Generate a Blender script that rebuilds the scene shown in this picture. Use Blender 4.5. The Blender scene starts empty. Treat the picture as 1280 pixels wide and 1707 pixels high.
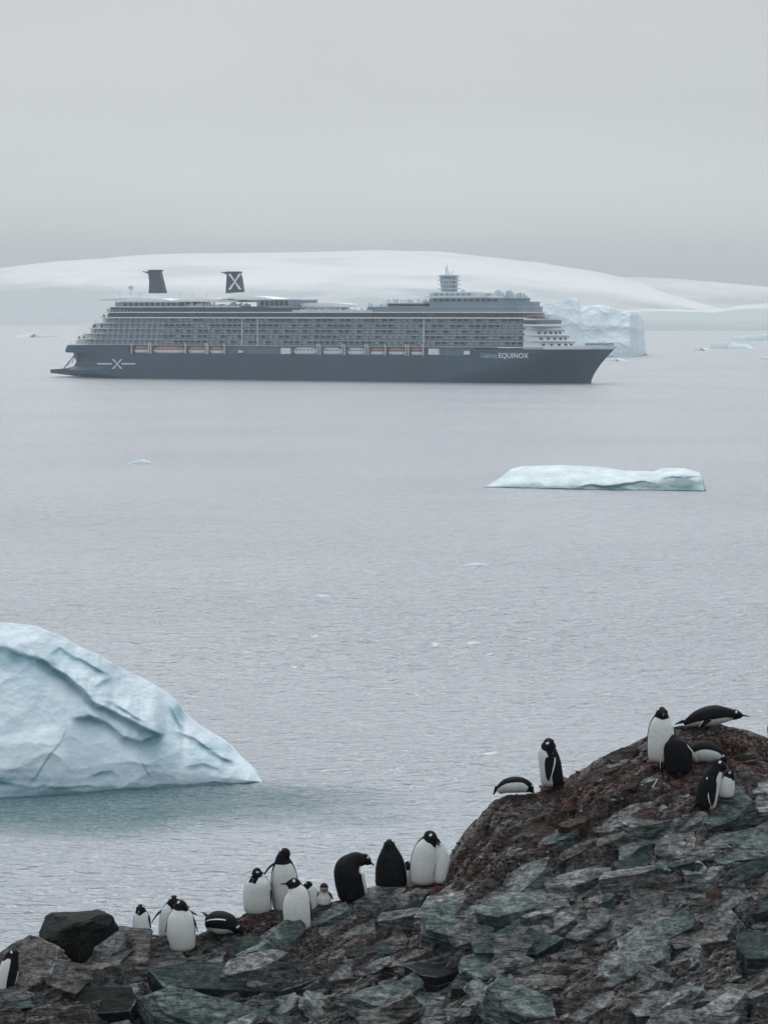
import bpy, bmesh, math, random
import numpy as np
from mathutils import Vector, Matrix
from mathutils.bvhtree import BVHTree

R = math.radians
scene = bpy.context.scene
COL = scene.collection

# ------------------------------------------------------------------ camera
CAM_H, FOC, HORIZ = 34.5, 4000.0, 520.0          # metres, pixels of the 1280 px wide photo
PITCH = math.atan((853.5 - HORIZ) / FOC)
cam_d = bpy.data.cameras.new('camera'); cam = bpy.data.objects.new('camera', cam_d)
COL.objects.link(cam); scene.camera = cam
cam_d.sensor_fit = 'HORIZONTAL'; cam_d.sensor_width = 24.0
cam_d.lens = 24.0 * FOC / 1280.0
cam_d.clip_start = 0.5; cam_d.clip_end = 60000
cam.location = (0, 0, CAM_H); cam.rotation_euler = (math.pi / 2 - PITCH, 0, 0)
scene.render.resolution_x = 767; scene.render.resolution_y = 1024

# ------------------------------------------------------------------ sky, sun, exposure
SUN_EL, SUN_AZ = R(50), R(-6)                    # azimuth from +Y towards +X
world = bpy.data.worlds.new("World"); scene.world = world; world.use_nodes = True
wn, wl = world.node_tree.nodes, world.node_tree.links
wn.clear()
w_out = wn.new('ShaderNodeOutputWorld')
w_bg1 = wn.new('ShaderNodeBackground'); w_bg2 = wn.new('ShaderNodeBackground')
w_add = wn.new('ShaderNodeAddShader')
sky = wn.new('ShaderNodeTexSky'); sky.sky_type = 'NISHITA'; sky.sun_disc = False
sky.sun_elevation = SUN_EL; sky.sun_rotation = SUN_AZ
sky.air_density = 1.0; sky.dust_density = 4.0; sky.ozone_density = 1.0
hsv = wn.new('ShaderNodeHueSaturation'); hsv.inputs['Saturation'].default_value = 0.35
wl.new(sky.outputs[0], hsv.inputs['Color']); wl.new(hsv.outputs[0], w_bg1.inputs['Color'])
w_bg1.inputs['Strength'].default_value = 0.05
w_tc = wn.new('ShaderNodeTexCoord'); w_sep = wn.new('ShaderNodeSeparateXYZ')
wl.new(w_tc.outputs['Generated'], w_sep.inputs[0])
w_ramp = wn.new('ShaderNodeValToRGB'); cr = w_ramp.color_ramp
cr.elements[0].position = 0.0;  cr.elements[0].color = (0.47, 0.53, 0.53, 1)
cr.elements[1].position = 1.0;  cr.elements[1].color = (0.80, 0.86, 0.90, 1)
e = cr.elements.new(0.035); e.color = (0.475, 0.55, 0.54, 1)
e = cr.elements.new(0.085); e.color = (0.265, 0.295, 0.32, 1)
e = cr.elements.new(0.14); e.color = (0.20, 0.22, 0.245, 1)
e = cr.elements.new(0.30); e.color = (0.53, 0.58, 0.63, 1)
w_map = wn.new('ShaderNodeMapping'); w_map.inputs['Scale'].default_value = (3.0, 3.0, 9.0)
w_noi = wn.new('ShaderNodeTexNoise'); w_noi.inputs['Scale'].default_value = 1.6
w_noi.inputs['Detail'].default_value = 4; w_noi.inputs['Roughness'].default_value = 0.5
wl.new(w_tc.outputs['Generated'], w_map.inputs[0]); wl.new(w_map.outputs[0], w_noi.inputs['Vector'])
w_mr = wn.new('ShaderNodeMapRange')
w_mr.inputs['From Min'].default_value = 0.3; w_mr.inputs['From Max'].default_value = 0.7
w_mr.inputs['To Min'].default_value = 0.92; w_mr.inputs['To Max'].default_value = 1.10
wl.new(w_noi.outputs['Fac'], w_mr.inputs['Value'])
w_mul = wn.new('ShaderNodeVectorMath'); w_mul.operation = 'SCALE'
wl.new(w_sep.outputs['Z'], w_ramp.inputs[0]); wl.new(w_ramp.outputs[0], w_mul.inputs[0])
wl.new(w_mr.outputs[0], w_mul.inputs['Scale'])
wl.new(w_mul.outputs[0], w_bg2.inputs['Color']); w_bg2.inputs['Strength'].default_value = 1.1
wl.new(w_bg1.outputs[0], w_add.inputs[0]); wl.new(w_bg2.outputs[0], w_add.inputs[1])
wl.new(w_add.outputs[0], w_out.inputs['Surface'])

sun_d = bpy.data.lights.new('sun', 'SUN'); sun_d.energy = 1.4; sun_d.angle = R(34)
sun_d.color = (1.0, 0.98, 0.95)
sun = bpy.data.objects.new('sun', sun_d); COL.objects.link(sun)
sdir = Vector((math.sin(SUN_AZ) * math.cos(SUN_EL), math.cos(SUN_AZ) * math.cos(SUN_EL), math.sin(SUN_EL)))
sun.rotation_euler = sdir.to_track_quat('Z', 'Y').to_euler()

vs = scene.view_settings
scene.display_settings.display_device = 'sRGB'
vs.view_transform = 'Standard'; vs.look = 'None'; vs.gamma = 1.0; vs.use_curve_mapping = False
vs.exposure = 0.0
HAZE = 0.00012

# ------------------------------------------------------------------ helpers
CF = Vector((0, math.cos(PITCH), -math.sin(PITCH))); CU = Vector((0, math.sin(PITCH), math.cos(PITCH)))
CR = Vector((1, 0, 0)); CO = Vector((0, 0, CAM_H))

def ray(px, py):
    return (CF + CR * ((px - 640) / FOC) + CU * ((853.5 - py) / FOC)).normalized()

def at(px, py, Y):                                   # the point at world distance Y seen at a pixel
    d = ray(px, py); return CO + d * (Y / d.y)

def on_sea(px, py):
    d = ray(px, py); return CO + d * (-CAM_H / d.z)

def tag(o, label=None, cat=None, group=None, kind=None):
    if label: o['label'] = label
    if cat: o['category'] = cat
    if group: o['group'] = group
    if kind: o['kind'] = kind
    return o

def empty(name, loc=(0, 0, 0), rot=(0, 0, 0)):
    o = bpy.data.objects.new(name, None); COL.objects.link(o)
    o.location = loc; o.rotation_euler = rot; o.empty_display_size = 0.2
    return o

def link(name, me, mat=None, parent=None, loc=None):
    o = bpy.data.objects.new(name, me); COL.objects.link(o)
    if mat and len(me.materials) == 0: me.materials.append(mat)
    if parent: o.parent = parent
    if loc is not None: o.location = loc
    return o

def mesh_from(name, verts, faces, smooth=False):
    me = bpy.data.meshes.new(name)
    me.from_pydata([tuple(v) for v in verts], [], [tuple(f) for f in faces])
    if smooth: me.polygons.foreach_set('use_smooth', [True] * len(me.polygons))
    me.update(); return me

def grid_mesh(name, P, smooth=False, closed_u=False):
    """P: array (nu, nv, 3) -> mesh"""
    nu, nv = P.shape[:2]
    me = bpy.data.meshes.new(name)
    idx = np.arange(nu * nv).reshape(nu, nv)
    if closed_u: idx = np.vstack([idx, idx[:1]])
    q = np.stack([idx[:-1, :-1], idx[1:, :-1], idx[1:, 1:], idx[:-1, 1:]], -1).reshape(-1, 4)
    me.vertices.add(nu * nv); me.vertices.foreach_set('co', P.reshape(-1).astype(np.float32))
    me.loops.add(q.size); me.loops.foreach_set('vertex_index', q.reshape(-1).astype(np.int32))
    me.polygons.add(len(q))
    me.polygons.foreach_set('loop_start', np.arange(0, q.size, 4, dtype=np.int32))
    me.polygons.foreach_set('use_smooth', np.full(len(q), smooth, dtype=bool))
    me.update(calc_edges=True); me.validate()
    return me

def set_attr(me, name, vals):
    a = me.attributes.new(name, 'FLOAT', 'POINT'); a.data.foreach_set('value', np.asarray(vals, dtype=np.float32))

class MB:                                            # collects boxes, bars and prisms into one mesh
    def __init__(s): s.v = []; s.f = []
    def box(s, x0, x1, y0, y1, z0, z1):
        b = len(s.v)
        s.v += [(x0,y0,z0),(x1,y0,z0),(x1,y1,z0),(x0,y1,z0),(x0,y0,z1),(x1,y0,z1),(x1,y1,z1),(x0,y1,z1)]
        s.f += [(b+i for i in q) for q in ((3,2,1,0),(4,5,6,7),(0,1,5,4),(1,2,6,5),(2,3,7,6),(3,0,4,7))]
        s.f[-6:] = [tuple(q) for q in s.f[-6:]]; return s
    def prism(s, prof, y0, y1):                      # polygon in x,z (counter-clockwise) extruded along y
        b = len(s.v); n = len(prof)
        s.v += [(p[0], y0, p[1]) for p in prof] + [(p[0], y1, p[1]) for p in prof]
        s.f.append(tuple(range(b, b+n))); s.f.append(tuple(range(b+2*n-1, b+n-1, -1)))
        for i in range(n):
            j = (i+1) % n; s.f.append((b+i, b+n+i, b+n+j, b+j))
        return s
    def bar(s, p, q, r, n=6):
        p, q = Vector(p), Vector(q); d = (q-p).normalized()
        a = d.orthogonal().normalized(); c = d.cross(a); b = len(s.v)
        for e_ in (p, q):
            for k in range(n):
                t = 2*math.pi*k/n; s.v.append(tuple(e_ + (a*math.cos(t)+c*math.sin(t))*r))
        for k in range(n):
            j = (k+1) % n; s.f.append((b+k, b+j, b+n+j, b+n+k))
        s.f.append(tuple(range(b+n-1, b-1, -1))); s.f.append(tuple(range(b+n, b+2*n))); return s
    def ball(s, c, r, nu=12, nv=8, sz=1.0):
        b = len(s.v)
        for i in range(nv+1):
            th = math.pi*i/nv
            for k in range(nu):
                ph = 2*math.pi*k/nu
                s.v.append((c[0]+r*math.sin(th)*math.cos(ph), c[1]+r*math.sin(th)*math.sin(ph), c[2]+sz*r*math.cos(th)))
        for i in range(nv):
            for k in range(nu):
                j = (k+1) % nu; s.f.append((b+i*nu+k, b+(i+1)*nu+k, b+(i+1)*nu+j, b+i*nu+j))
        return s
    def mesh(s, name, smooth=False):
        me = mesh_from(name, s.v, s.f, smooth)
        bm = bmesh.new(); bm.from_mesh(me); bmesh.ops.recalc_face_normals(bm, faces=bm.faces)
        bm.to_mesh(me); bm.free(); return me
    def build(s, name, mat, parent=None, smooth=False):
        return link(name, s.mesh(name, smooth), mat, parent)

# numpy noise
def _h(ix, iy, iz, seed):
    n = (ix.astype(np.int64)*374761393 + iy.astype(np.int64)*668265263 + iz.astype(np.int64)*2147483647 + seed*1274126177) & 0xffffffff
    n = ((n ^ (n >> 13)) * 1274126177) & 0xffffffff
    n = ((n ^ (n >> 16)) * 2246822519) & 0xffffffff
    return ((n ^ (n >> 15)) & 0xffffff) / float(0xffffff)
def vnoise(x, y, z=None, seed=0):
    x = np.asarray(x, float); y = np.asarray(y, float)
    z = np.zeros_like(x) if z is None else np.asarray(z, float)
    ix, iy, iz = np.floor(x), np.floor(y), np.floor(z)
    fx, fy, fz = x-ix, y-iy, z-iz
    fx, fy, fz = [f*f*f*(f*(f*6-15)+10) for f in (fx, fy, fz)]
    out = 0
    for dx in (0, 1):
        for dy in (0, 1):
            for dz in (0, 1):
                w = (fx if dx else 1-fx)*(fy if dy else 1-fy)*(fz if dz else 1-fz)
                out = out + w*_h(ix+dx, iy+dy, iz+dz, seed)
    return out*2-1
def fbm(x, y, z=None, seed=0, octv=4, gain=0.5):
    a, s, o = 1.0, 0, 0
    f = 1.0
    for k in range(octv):
        o = o + a*vnoise(x*f+13.7*k, y*f-7.1*k, None if z is None else z*f+3.3*k, seed+k); s += a; a *= gain; f *= 2.03
    return o/s
def worley(x, y, seed=0):                            # nearest jittered cell: (cell centre x, y, random a, b, c, f1, f2)
    ix, iy = np.floor(x), np.floor(y)
    bd = np.full(x.shape, 1e9); b2 = np.full(x.shape, 1e9)
    cx = np.zeros_like(x); cy = np.zeros_like(x); ra = np.zeros_like(x); rb = np.zeros_like(x); rc = np.zeros_like(x)
    z0 = np.zeros_like(x)
    for dx in (-1, 0, 1):
        for dy in (-1, 0, 1):
            jx, jy = ix+dx, iy+dy
            px_ = jx+0.1+0.8*_h(jx, jy, z0, seed); py_ = jy+0.1+0.8*_h(jx, jy, z0+1, seed)
            d = (x-px_)**2+(y-py_)**2
            m = d < bd
            b2 = np.where(m, bd, np.minimum(b2, d)); bd = np.where(m, d, bd)
            cx = np.where(m, px_, cx); cy = np.where(m, py_, cy)
            ra = np.where(m, _h(jx, jy, z0+2, seed), ra); rb = np.where(m, _h(jx, jy, z0+3, seed), rb)
            rc = np.where(m, _h(jx, jy, z0+4, seed), rc)
    return cx, cy, ra, rb, rc, np.sqrt(bd), np.sqrt(b2)
def sstep(a, b, x):
    t = np.clip((x-a)/(b-a), 0, 1); return t*t*(3-2*t)

# ------------------------------------------------------------------ materials
def new_mat(name):
    m = bpy.data.materials.new(name); m.use_nodes = True
    nt = m.node_tree; return m, nt.nodes, nt.links, nt.nodes['Principled BSDF']
def simple(name, col, rough=0.6, metal=0.0, var=0.12, scale=3.0, bump=0.0, spec=None):
    m, n, l, b = new_mat(name)
    tc = n.new('ShaderNodeTexCoord'); no = n.new('ShaderNodeTexNoise')
    no.inputs['Scale'].default_value = scale; no.inputs['Detail'].default_value = 5
    l.new(tc.outputs['Object'], no.inputs['Vector'])
    r = n.new('ShaderNodeValToRGB')
    r.color_ramp.elements[0].position = 0.3; r.color_ramp.elements[1].position = 0.7
    r.color_ramp.elements[0].color = tuple(c*(1-var) for c in col)+(1,)
    r.color_ramp.elements[1].color = tuple(min(1, c*(1+var)) for c in col)+(1,)
    l.new(no.outputs['Fac'], r.inputs[0]); l.new(r.outputs[0], b.inputs['Base Color'])
    b.inputs['Roughness'].default_value = rough; b.inputs['Metallic'].default_value = metal
    if spec is not None: b.inputs['Specular IOR Level'].default_value = spec
    if bump:
        bp = n.new('ShaderNodeBump'); bp.inputs['Strength'].default_value = bump; bp.inputs['Distance'].default_value = 0.02
        l.new(no.outputs['Fac'], bp.inputs['Height']); l.new(bp.outputs[0], b.inputs['Normal'])
    return m

def rock_mat(name, dark, light, accent, accent_amt=0.35, stain=False, scale=1.0):
    """layered grey rock: veins, blotches and pale wear; 'stain' reads the per-point stain value"""
    m, n, l, b = new_mat(name)
    geo = n.new('ShaderNodeNewGeometry')
    def noise(sc, det=8, rough=0.6, vec=None, dist=0.0):
        t = n.new('ShaderNodeTexNoise'); t.inputs['Scale'].default_value = sc*scale; t.inputs['Detail'].default_value = det
        t.inputs['Roughness'].default_value = rough; t.inputs['Distortion'].default_value = dist
        l.new(vec or geo.outputs['Position'], t.inputs['Vector']); return t
    def ramp(src, p0, c0, p1, c1):
        r = n.new('ShaderNodeValToRGB'); e0, e1 = r.color_ramp.elements
        e0.position, e1.position = p0, p1; e0.color = c0; e1.color = c1; l.new(src, r.inputs[0]); return r
    def mix(f, a, bb, mode='MIX'):
        x = n.new('ShaderNodeMix'); x.data_type = 'RGBA'; x.blend_type = mode
        if isinstance(f, float): x.inputs['Factor'].default_value = f
        else: l.new(f, x.inputs['Factor'])
        for s, v in ((x.inputs['A'], a), (x.inputs['B'], bb)):
            if isinstance(v, tuple): s.default_value = v+(1,) if len(v) == 3 else v
            else: l.new(v, s)
        return x.outputs['Result']
    mp = n.new('ShaderNodeMapping'); mp.inputs['Rotation'].default_value = (R(-30), R(-24), R(0)); mp.inputs['Scale'].default_value = (1.0, 2.0, 5.5)
    l.new(geo.outputs['Position'], mp.inputs[0])
    n1 = noise(2.2); n2 = noise(11.0, 12, 0.75); n3 = noise(1.1, 6, 0.55, None, 0.8); n4 = noise(5.0, 9, 0.68, mp.outputs[0], 0.6)
    n5 = noise(45.0, 4, 0.7)
    r1 = ramp(n4.outputs['Fac'], 0.36, dark+(1,), 0.68, light+(1,))
    r2 = ramp(n2.outputs['Fac'], 0.35, (0.22, 0.22, 0.22, 1), 0.68, (1.6, 1.6, 1.6, 1))
    c = mix(1.0, r1.outputs[0], r2.outputs[0], 'MULTIPLY')
    am = ramp(n3.outputs['Fac'], 0.5-0.12*accent_amt-0.02, (0, 0, 0, 1), 0.62, (1, 1, 1, 1))
    amf = n.new('ShaderNodeMath'); amf.operation = 'MULTIPLY'; amf.inputs[1].default_value = accent_amt*2
    amf.use_clamp = True; l.new(am.outputs[0], amf.inputs[0])
    acc = mix(1.0, accent, r2.outputs[0], 'MULTIPLY')
    c = mix(amf.outputs[0], c, acc)
    if stain:
        at_ = n.new('ShaderNodeAttribute'); at_.attribute_name = 'stain'
        ss = n.new('ShaderNodeMath'); ss.operation = 'MULTIPLY'; l.new(at_.outputs['Fac'], ss.inputs[0])
        sr = ramp(n1.outputs['Fac'], 0.36, (0, 0, 0, 1), 0.56, (1, 1, 1, 1)); l.new(sr.outputs[0], ss.inputs[1])
        red = ramp(n2.outputs['Fac'], 0.38, (0.030, 0.015, 0.012, 1), 0.70, (0.38, 0.19, 0.155, 1))
        c = mix(ss.outputs[0], c, red.outputs[0])
        wt = n.new('ShaderNodeMath'); wt.operation = 'MULTIPLY'; l.new(at_.outputs['Fac'], wt.inputs[0])
        sp = ramp(n2.outputs['Fac'], 0.64, (0, 0, 0, 1), 0.70, (0.7, 0.7, 0.7, 1)); l.new(sp.outputs[0], wt.inputs[1])
        c = mix(wt.outputs[0], c, (0.30, 0.25, 0.23))
    # pale lichen speckle on all
    sp2 = ramp(n5.outputs['Fac'], 0.60, (0, 0, 0, 1), 0.72, (0.45, 0.45, 0.45, 1))
    c = mix(sp2.outputs[0], c, (0.22, 0.235, 0.23))
    l.new(c, b.inputs['Base Color']); b.inputs['Roughness'].default_value = 0.82
    b.inputs['Specular IOR Level'].default_value = 0.25
    hs5 = n.new('ShaderNodeMath'); hs5.operation = 'MULTIPLY_ADD'; l.new(n5.outputs['Fac'], hs5.inputs[0]); hs5.inputs[1].default_value = 0.35; l.new(n2.outputs['Fac'], hs5.inputs[2])
    hs = n.new('ShaderNodeMath'); hs.operation = 'MULTIPLY_ADD'
    l.new(n4.outputs['Fac'], hs.inputs[0]); hs.inputs[1].default_value = 1.3; l.new(hs5.outputs[0], hs.inputs[2])
    bp = n.new('ShaderNodeBump'); bp.inputs['Strength'].default_value = 1.0; bp.inputs['Distance'].default_value = 0.06
    l.new(hs.outputs[0], bp.inputs['Height']); l.new(bp.outputs[0], b.inputs['Normal'])
    return m

M = {}
M['hill'] = rock_mat('weathered_rock', (0.018, 0.016, 0.015), (0.38, 0.36, 0.35), (0.050, 0.065, 0.065), 0.15, stain=True)
M['grey'] = rock_mat('grey_stone', (0.030, 0.031, 0.031), (0.52, 0.53, 0.53), (0.05, 0.078, 0.078), 0.20)
M['pale'] = rock_mat('pale_stone', (0.13, 0.14, 0.14), (0.60, 0.63, 0.63), (0.12, 0.17, 0.17), 0.25)
M['teal'] = rock_mat('green_grey_stone', (0.036, 0.052, 0.053), (0.39, 0.47, 0.465), (0.040, 0.074, 0.073), 0.4)
M['darkteal'] = rock_mat('dark_green_stone', (0.011, 0.021, 0.022), (0.12, 0.175, 0.172), (0.018, 0.038, 0.037), 0.4)
M['black'] = rock_mat('black_stone', (0.004, 0.005, 0.005), (0.030, 0.033, 0.032), (0.015, 0.028, 0.027), 0.25)
M['brown'] = rock_mat('brown_stone', (0.022, 0.016, 0.014), (0.165, 0.130, 0.115), (0.070, 0.038, 0.030), 0.45)

def ice_mat(name, hi, lo, scale=0.6, bump=0.3, dist=0.15):
    m, n, l, b = new_mat(name)
    geo = n.new('ShaderNodeNewGeometry')
    no = n.new('ShaderNodeTexNoise'); no.inputs['Scale'].default_value = scale; no.inputs['Detail'].default_value = 8
    no.inputs['Roughness'].default_value = 0.6; l.new(geo.outputs['Position'], no.inputs['Vector'])
    no2 = n.new('ShaderNodeTexNoise'); no2.inputs['Scale'].default_value = scale*7; no2.inputs['Detail'].default_value = 8
    l.new(geo.outputs['Position'], no2.inputs['Vector'])
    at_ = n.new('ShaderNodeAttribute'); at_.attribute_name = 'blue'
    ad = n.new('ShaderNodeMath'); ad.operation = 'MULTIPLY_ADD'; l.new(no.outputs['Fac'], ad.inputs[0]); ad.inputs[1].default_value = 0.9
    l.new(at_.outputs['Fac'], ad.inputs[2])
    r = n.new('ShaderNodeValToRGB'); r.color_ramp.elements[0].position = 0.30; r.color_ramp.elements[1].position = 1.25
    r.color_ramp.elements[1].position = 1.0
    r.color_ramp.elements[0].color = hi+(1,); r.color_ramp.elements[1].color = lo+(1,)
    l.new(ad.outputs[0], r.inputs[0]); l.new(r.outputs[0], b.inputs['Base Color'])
    b.inputs['Roughness'].default_value = 0.55; b.inputs['Specular IOR Level'].default_value = 0.3
    bp = n.new('ShaderNodeBump'); bp.inputs['Strength'].default_value = bump; bp.inputs['Distance'].default_value = dist
    l.new(no2.outputs['Fac'], bp.inputs['Height']); l.new(bp.outputs[0], b.inputs['Normal'])
    return m
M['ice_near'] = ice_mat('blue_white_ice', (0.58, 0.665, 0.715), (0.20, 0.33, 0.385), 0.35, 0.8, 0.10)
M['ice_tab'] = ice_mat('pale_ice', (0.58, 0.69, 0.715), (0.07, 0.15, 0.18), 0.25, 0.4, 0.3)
M['ice_far'] = ice_mat('distant_ice', (0.80, 0.88, 0.92), (0.50, 0.60, 0.66), 0.07, 0.6, 1.5)
M['growler'] = ice_mat('floating_ice', (0.74, 0.83, 0.85), (0.5, 0.64, 0.67), 0.3, 0.3, 0.2)

def snow_mat():
    m, n, l, b = new_mat('glacier_snow')
    geo = n.new('ShaderNodeNewGeometry'); mp = n.new('ShaderNodeMapping'); mp.inputs['Scale'].default_value = (0.0011, 0.0011, 0.016)
    l.new(geo.outputs['Position'], mp.inputs[0])
    no = n.new('ShaderNodeTexNoise'); no.inputs['Scale'].default_value = 1.0; no.inputs['Detail'].default_value = 7
    no.inputs['Roughness'].default_value = 0.6
    l.new(mp.outputs[0], no.inputs['Vector'])
    at_ = n.new('ShaderNodeAttribute'); at_.attribute_name = 'bare'
    ad = n.new('ShaderNodeMath'); ad.operation = 'MULTIPLY_ADD'; l.new(no.outputs['Fac'], ad.inputs[0]); ad.inputs[1].default_value = 1.0
    l.new(at_.outputs['Fac'], ad.inputs[2])
    r = n.new('ShaderNodeValToRGB'); r.color_ramp.elements[0].position = 0.52; r.color_ramp.elements[1].position = 0.98
    r.color_ramp.elements[0].color = (0.95, 0.96, 0.96, 1); r.color_ramp.elements[1].color = (0.45, 0.515, 0.53, 1)
    l.new(ad.outputs[0], r.inputs[0]); l.new(r.outputs[0], b.inputs['Base Color'])
    b.inputs['Roughness'].default_value = 0.9; b.inputs['Specular IOR Level'].default_value = 0.1
    return m
M['snow'] = snow_mat()

def water_mat():
    m, n, l, b = new_mat('sea_water')
    geo = n.new('ShaderNodeNewGeometry')
    def nz(sc, scale3, det, rough, dist=0.0):
        mp = n.new('ShaderNodeMapping'); mp.inputs['Scale'].default_value = scale3; mp.inputs['Rotation'].default_value = (0, 0, R(7))
        l.new(geo.outputs['Position'], mp.inputs[0])
        t = n.new('ShaderNodeTexNoise'); t.inputs['Scale'].default_value = sc; t.inputs['Detail'].default_value = det
        t.inputs['Roughness'].default_value = rough; t.inputs['Distortion'].default_value = dist
        l.new(mp.outputs[0], t.inputs['Vector']); return t
    a = nz(0.42, (0.5, 1.7, 1), 4, 0.55, 0.3); c = nz(1.7, (0.45, 1.6, 1), 3, 0.6, 0.2); big = nz(0.012, (0.8, 1.2, 1), 4, 0.55)
    sw = nz(0.10, (0.6, 1.4, 1), 3, 0.5)
    s = n.new('ShaderNodeMath'); s.operation = 'MULTIPLY_ADD'; l.new(a.outputs['Fac'], s.inputs[0]); s.inputs[1].default_value = 0.55
    s2 = n.new('ShaderNodeMath'); s2.operation = 'MULTIPLY'; l.new(c.outputs['Fac'], s2.inputs[0]); s2.inputs[1].default_value = 0.42
    l.new(s2.outputs[0], s.inputs[2])
    s3 = n.new('ShaderNodeMath'); s3.operation = 'MULTIPLY_ADD'; l.new(sw.outputs['Fac'], s3.inputs[0]); s3.inputs[1].default_value = 0.25
    l.new(s.outputs[0], s3.inputs[2])
    amp = n.new('ShaderNodeMapRange'); l.new(big.outputs['Fac'], amp.inputs['Value'])
    amp.inputs['From Min'].default_value = 0.38; amp.inputs['From Max'].default_value = 0.62
    amp.inputs['To Min'].default_value = 0.88; amp.inputs['To Max'].default_value = 1.0
    bp = n.new('ShaderNodeBump'); bp.inputs['Distance'].default_value = 2.0; l.new(s3.outputs[0], bp.inputs['Height'])
    l.new(amp.outputs[0], bp.inputs['Strength'])
    l.new(bp.outputs[0], b.inputs['Normal'])
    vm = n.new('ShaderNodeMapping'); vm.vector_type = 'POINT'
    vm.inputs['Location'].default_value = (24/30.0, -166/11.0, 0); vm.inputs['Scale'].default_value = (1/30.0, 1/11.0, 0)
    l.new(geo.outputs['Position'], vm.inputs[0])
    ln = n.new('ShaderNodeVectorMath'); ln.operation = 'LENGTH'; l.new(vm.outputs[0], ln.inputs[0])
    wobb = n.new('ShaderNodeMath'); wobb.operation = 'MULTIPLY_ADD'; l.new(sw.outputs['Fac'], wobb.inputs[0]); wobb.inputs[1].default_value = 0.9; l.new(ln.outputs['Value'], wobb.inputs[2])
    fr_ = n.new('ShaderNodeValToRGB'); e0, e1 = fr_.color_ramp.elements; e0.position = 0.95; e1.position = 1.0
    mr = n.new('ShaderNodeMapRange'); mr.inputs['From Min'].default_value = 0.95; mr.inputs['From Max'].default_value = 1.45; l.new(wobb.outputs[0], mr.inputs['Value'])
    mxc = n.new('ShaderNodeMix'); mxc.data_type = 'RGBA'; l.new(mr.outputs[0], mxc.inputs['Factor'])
    mxc.inputs['A'].default_value = (0.030, 0.105, 0.125, 1); mxc.inputs['B'].default_value = (0.33, 0.36, 0.395, 1)  # dark teal patch by the iceberg: its reflection and underwater ice painted into colour
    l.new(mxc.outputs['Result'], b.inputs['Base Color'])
    b.inputs['Roughness'].default_value = 0.27; b.inputs['IOR'].default_value = 1.6
    return m
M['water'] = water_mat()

M['hull'] = simple('navy_hull_paint', (0.030, 0.080, 0.125), 0.4, var=0.14, scale=0.05)
M['super'] = simple('grey_blue_cladding', (0.20, 0.28, 0.335), 0.5, var=0.1, scale=0.2)
M['shipwhite'] = simple('white_ship_paint', (0.72, 0.74, 0.75), 0.5, var=0.05, scale=0.3)
M['shipgrey'] = simple('pale_grey_ship_paint', (0.47, 0.55, 0.60), 0.5, var=0.12, scale=0.3)
M['glassdark'] = simple('dark_ship_glass', (0.035, 0.075, 0.10), 0.15, var=0.25, scale=0.4)
M['railglass'] = simple('blue_rail_glass', (0.11, 0.175, 0.215), 0.15, var=0.25, scale=0.25)
M['boatorange'] = simple('faded_orange_canopy', (0.40, 0.22, 0.19), 0.6, var=0.15, scale=0.5)
M['funnel'] = simple('slate_funnel_paint', (0.06, 0.08, 0.105), 0.5, var=0.15, scale=0.4)
M['people'] = simple('dark_clothing', (0.06, 0.06, 0.07), 0.8, var=0.5, scale=1.0)

def plume_mat():
    m, n, l, b = new_mat('penguin_plumage')
    a = n.new('ShaderNodeAttribute'); a.attribute_name = 'white'
    d = n.new('ShaderNodeAttribute'); d.attribute_name = 'dirt'
    geo = n.new('ShaderNodeNewGeometry'); no = n.new('ShaderNodeTexNoise'); no.inputs['Scale'].default_value = 28; no.inputs['Detail'].default_value = 6
    mp = n.new('ShaderNodeMapping'); mp.inputs['Scale'].default_value = (2, 2, 0.7)
    l.new(geo.outputs['Position'], mp.inputs[0]); l.new(mp.outputs[0], no.inputs['Vector'])
    wob = n.new('ShaderNodeMath'); wob.operation = 'MULTIPLY_ADD'; l.new(no.outputs['Fac'], wob.inputs[0]); wob.inputs[1].default_value = 0.35
    l.new(a.outputs['Fac'], wob.inputs[2])
    st = n.new('ShaderNodeMapRange'); st.inputs['From Min'].default_value = 0.58; st.inputs['From Max'].default_value = 0.78
    l.new(wob.outputs[0], st.inputs['Value'])
    wr = n.new('ShaderNodeValToRGB'); wr.color_ramp.elements[0].position = 0.3; wr.color_ramp.elements[1].position = 0.75
    wr.color_ramp.elements[0].color = (0.58, 0.60, 0.58, 1); wr.color_ramp.elements[1].color = (0.72, 0.73, 0.71, 1)
    l.new(no.outputs['Fac'], wr.inputs[0])
    dm = n.new('ShaderNodeMix'); dm.data_type = 'RGBA'; l.new(d.outputs['Fac'], dm.inputs['Factor'])
    l.new(wr.outputs[0], dm.inputs['A']); dm.inputs['B'].default_value = (0.22, 0.17, 0.145, 1)
    br = n.new('ShaderNodeValToRGB'); br.color_ramp.elements[0].position = 0.35; br.color_ramp.elements[1].position = 0.75
    br.color_ramp.elements[0].color = (0.004, 0.005, 0.006, 1); br.color_ramp.elements[1].color = (0.014, 0.015, 0.018, 1)
    l.new(no.outputs['Fac'], br.inputs[0])
    mx = n.new('ShaderNodeMix'); mx.data_type = 'RGBA'; l.new(st.outputs[0], mx.inputs['Factor'])
    l.new(br.outputs[0], mx.inputs['A']); l.new(dm.outputs['Result'], mx.inputs['B'])
    l.new(mx.outputs['Result'], b.inputs['Base Color']); b.inputs['Roughness'].default_value = 0.75
    b.inputs['Specular IOR Level'].default_value = 0.12
    bp = n.new('ShaderNodeBump'); bp.inputs['Strength'].default_value = 0.35; bp.inputs['Distance'].default_value = 0.01
    l.new(no.outputs['Fac'], bp.inputs['Height']); l.new(bp.outputs[0], b.inputs['Normal'])
    return m
M['plume'] = plume_mat()
M['beak'] = simple('dark_beak', (0.030, 0.018, 0.014), 0.4, var=0.2, scale=40)
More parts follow.
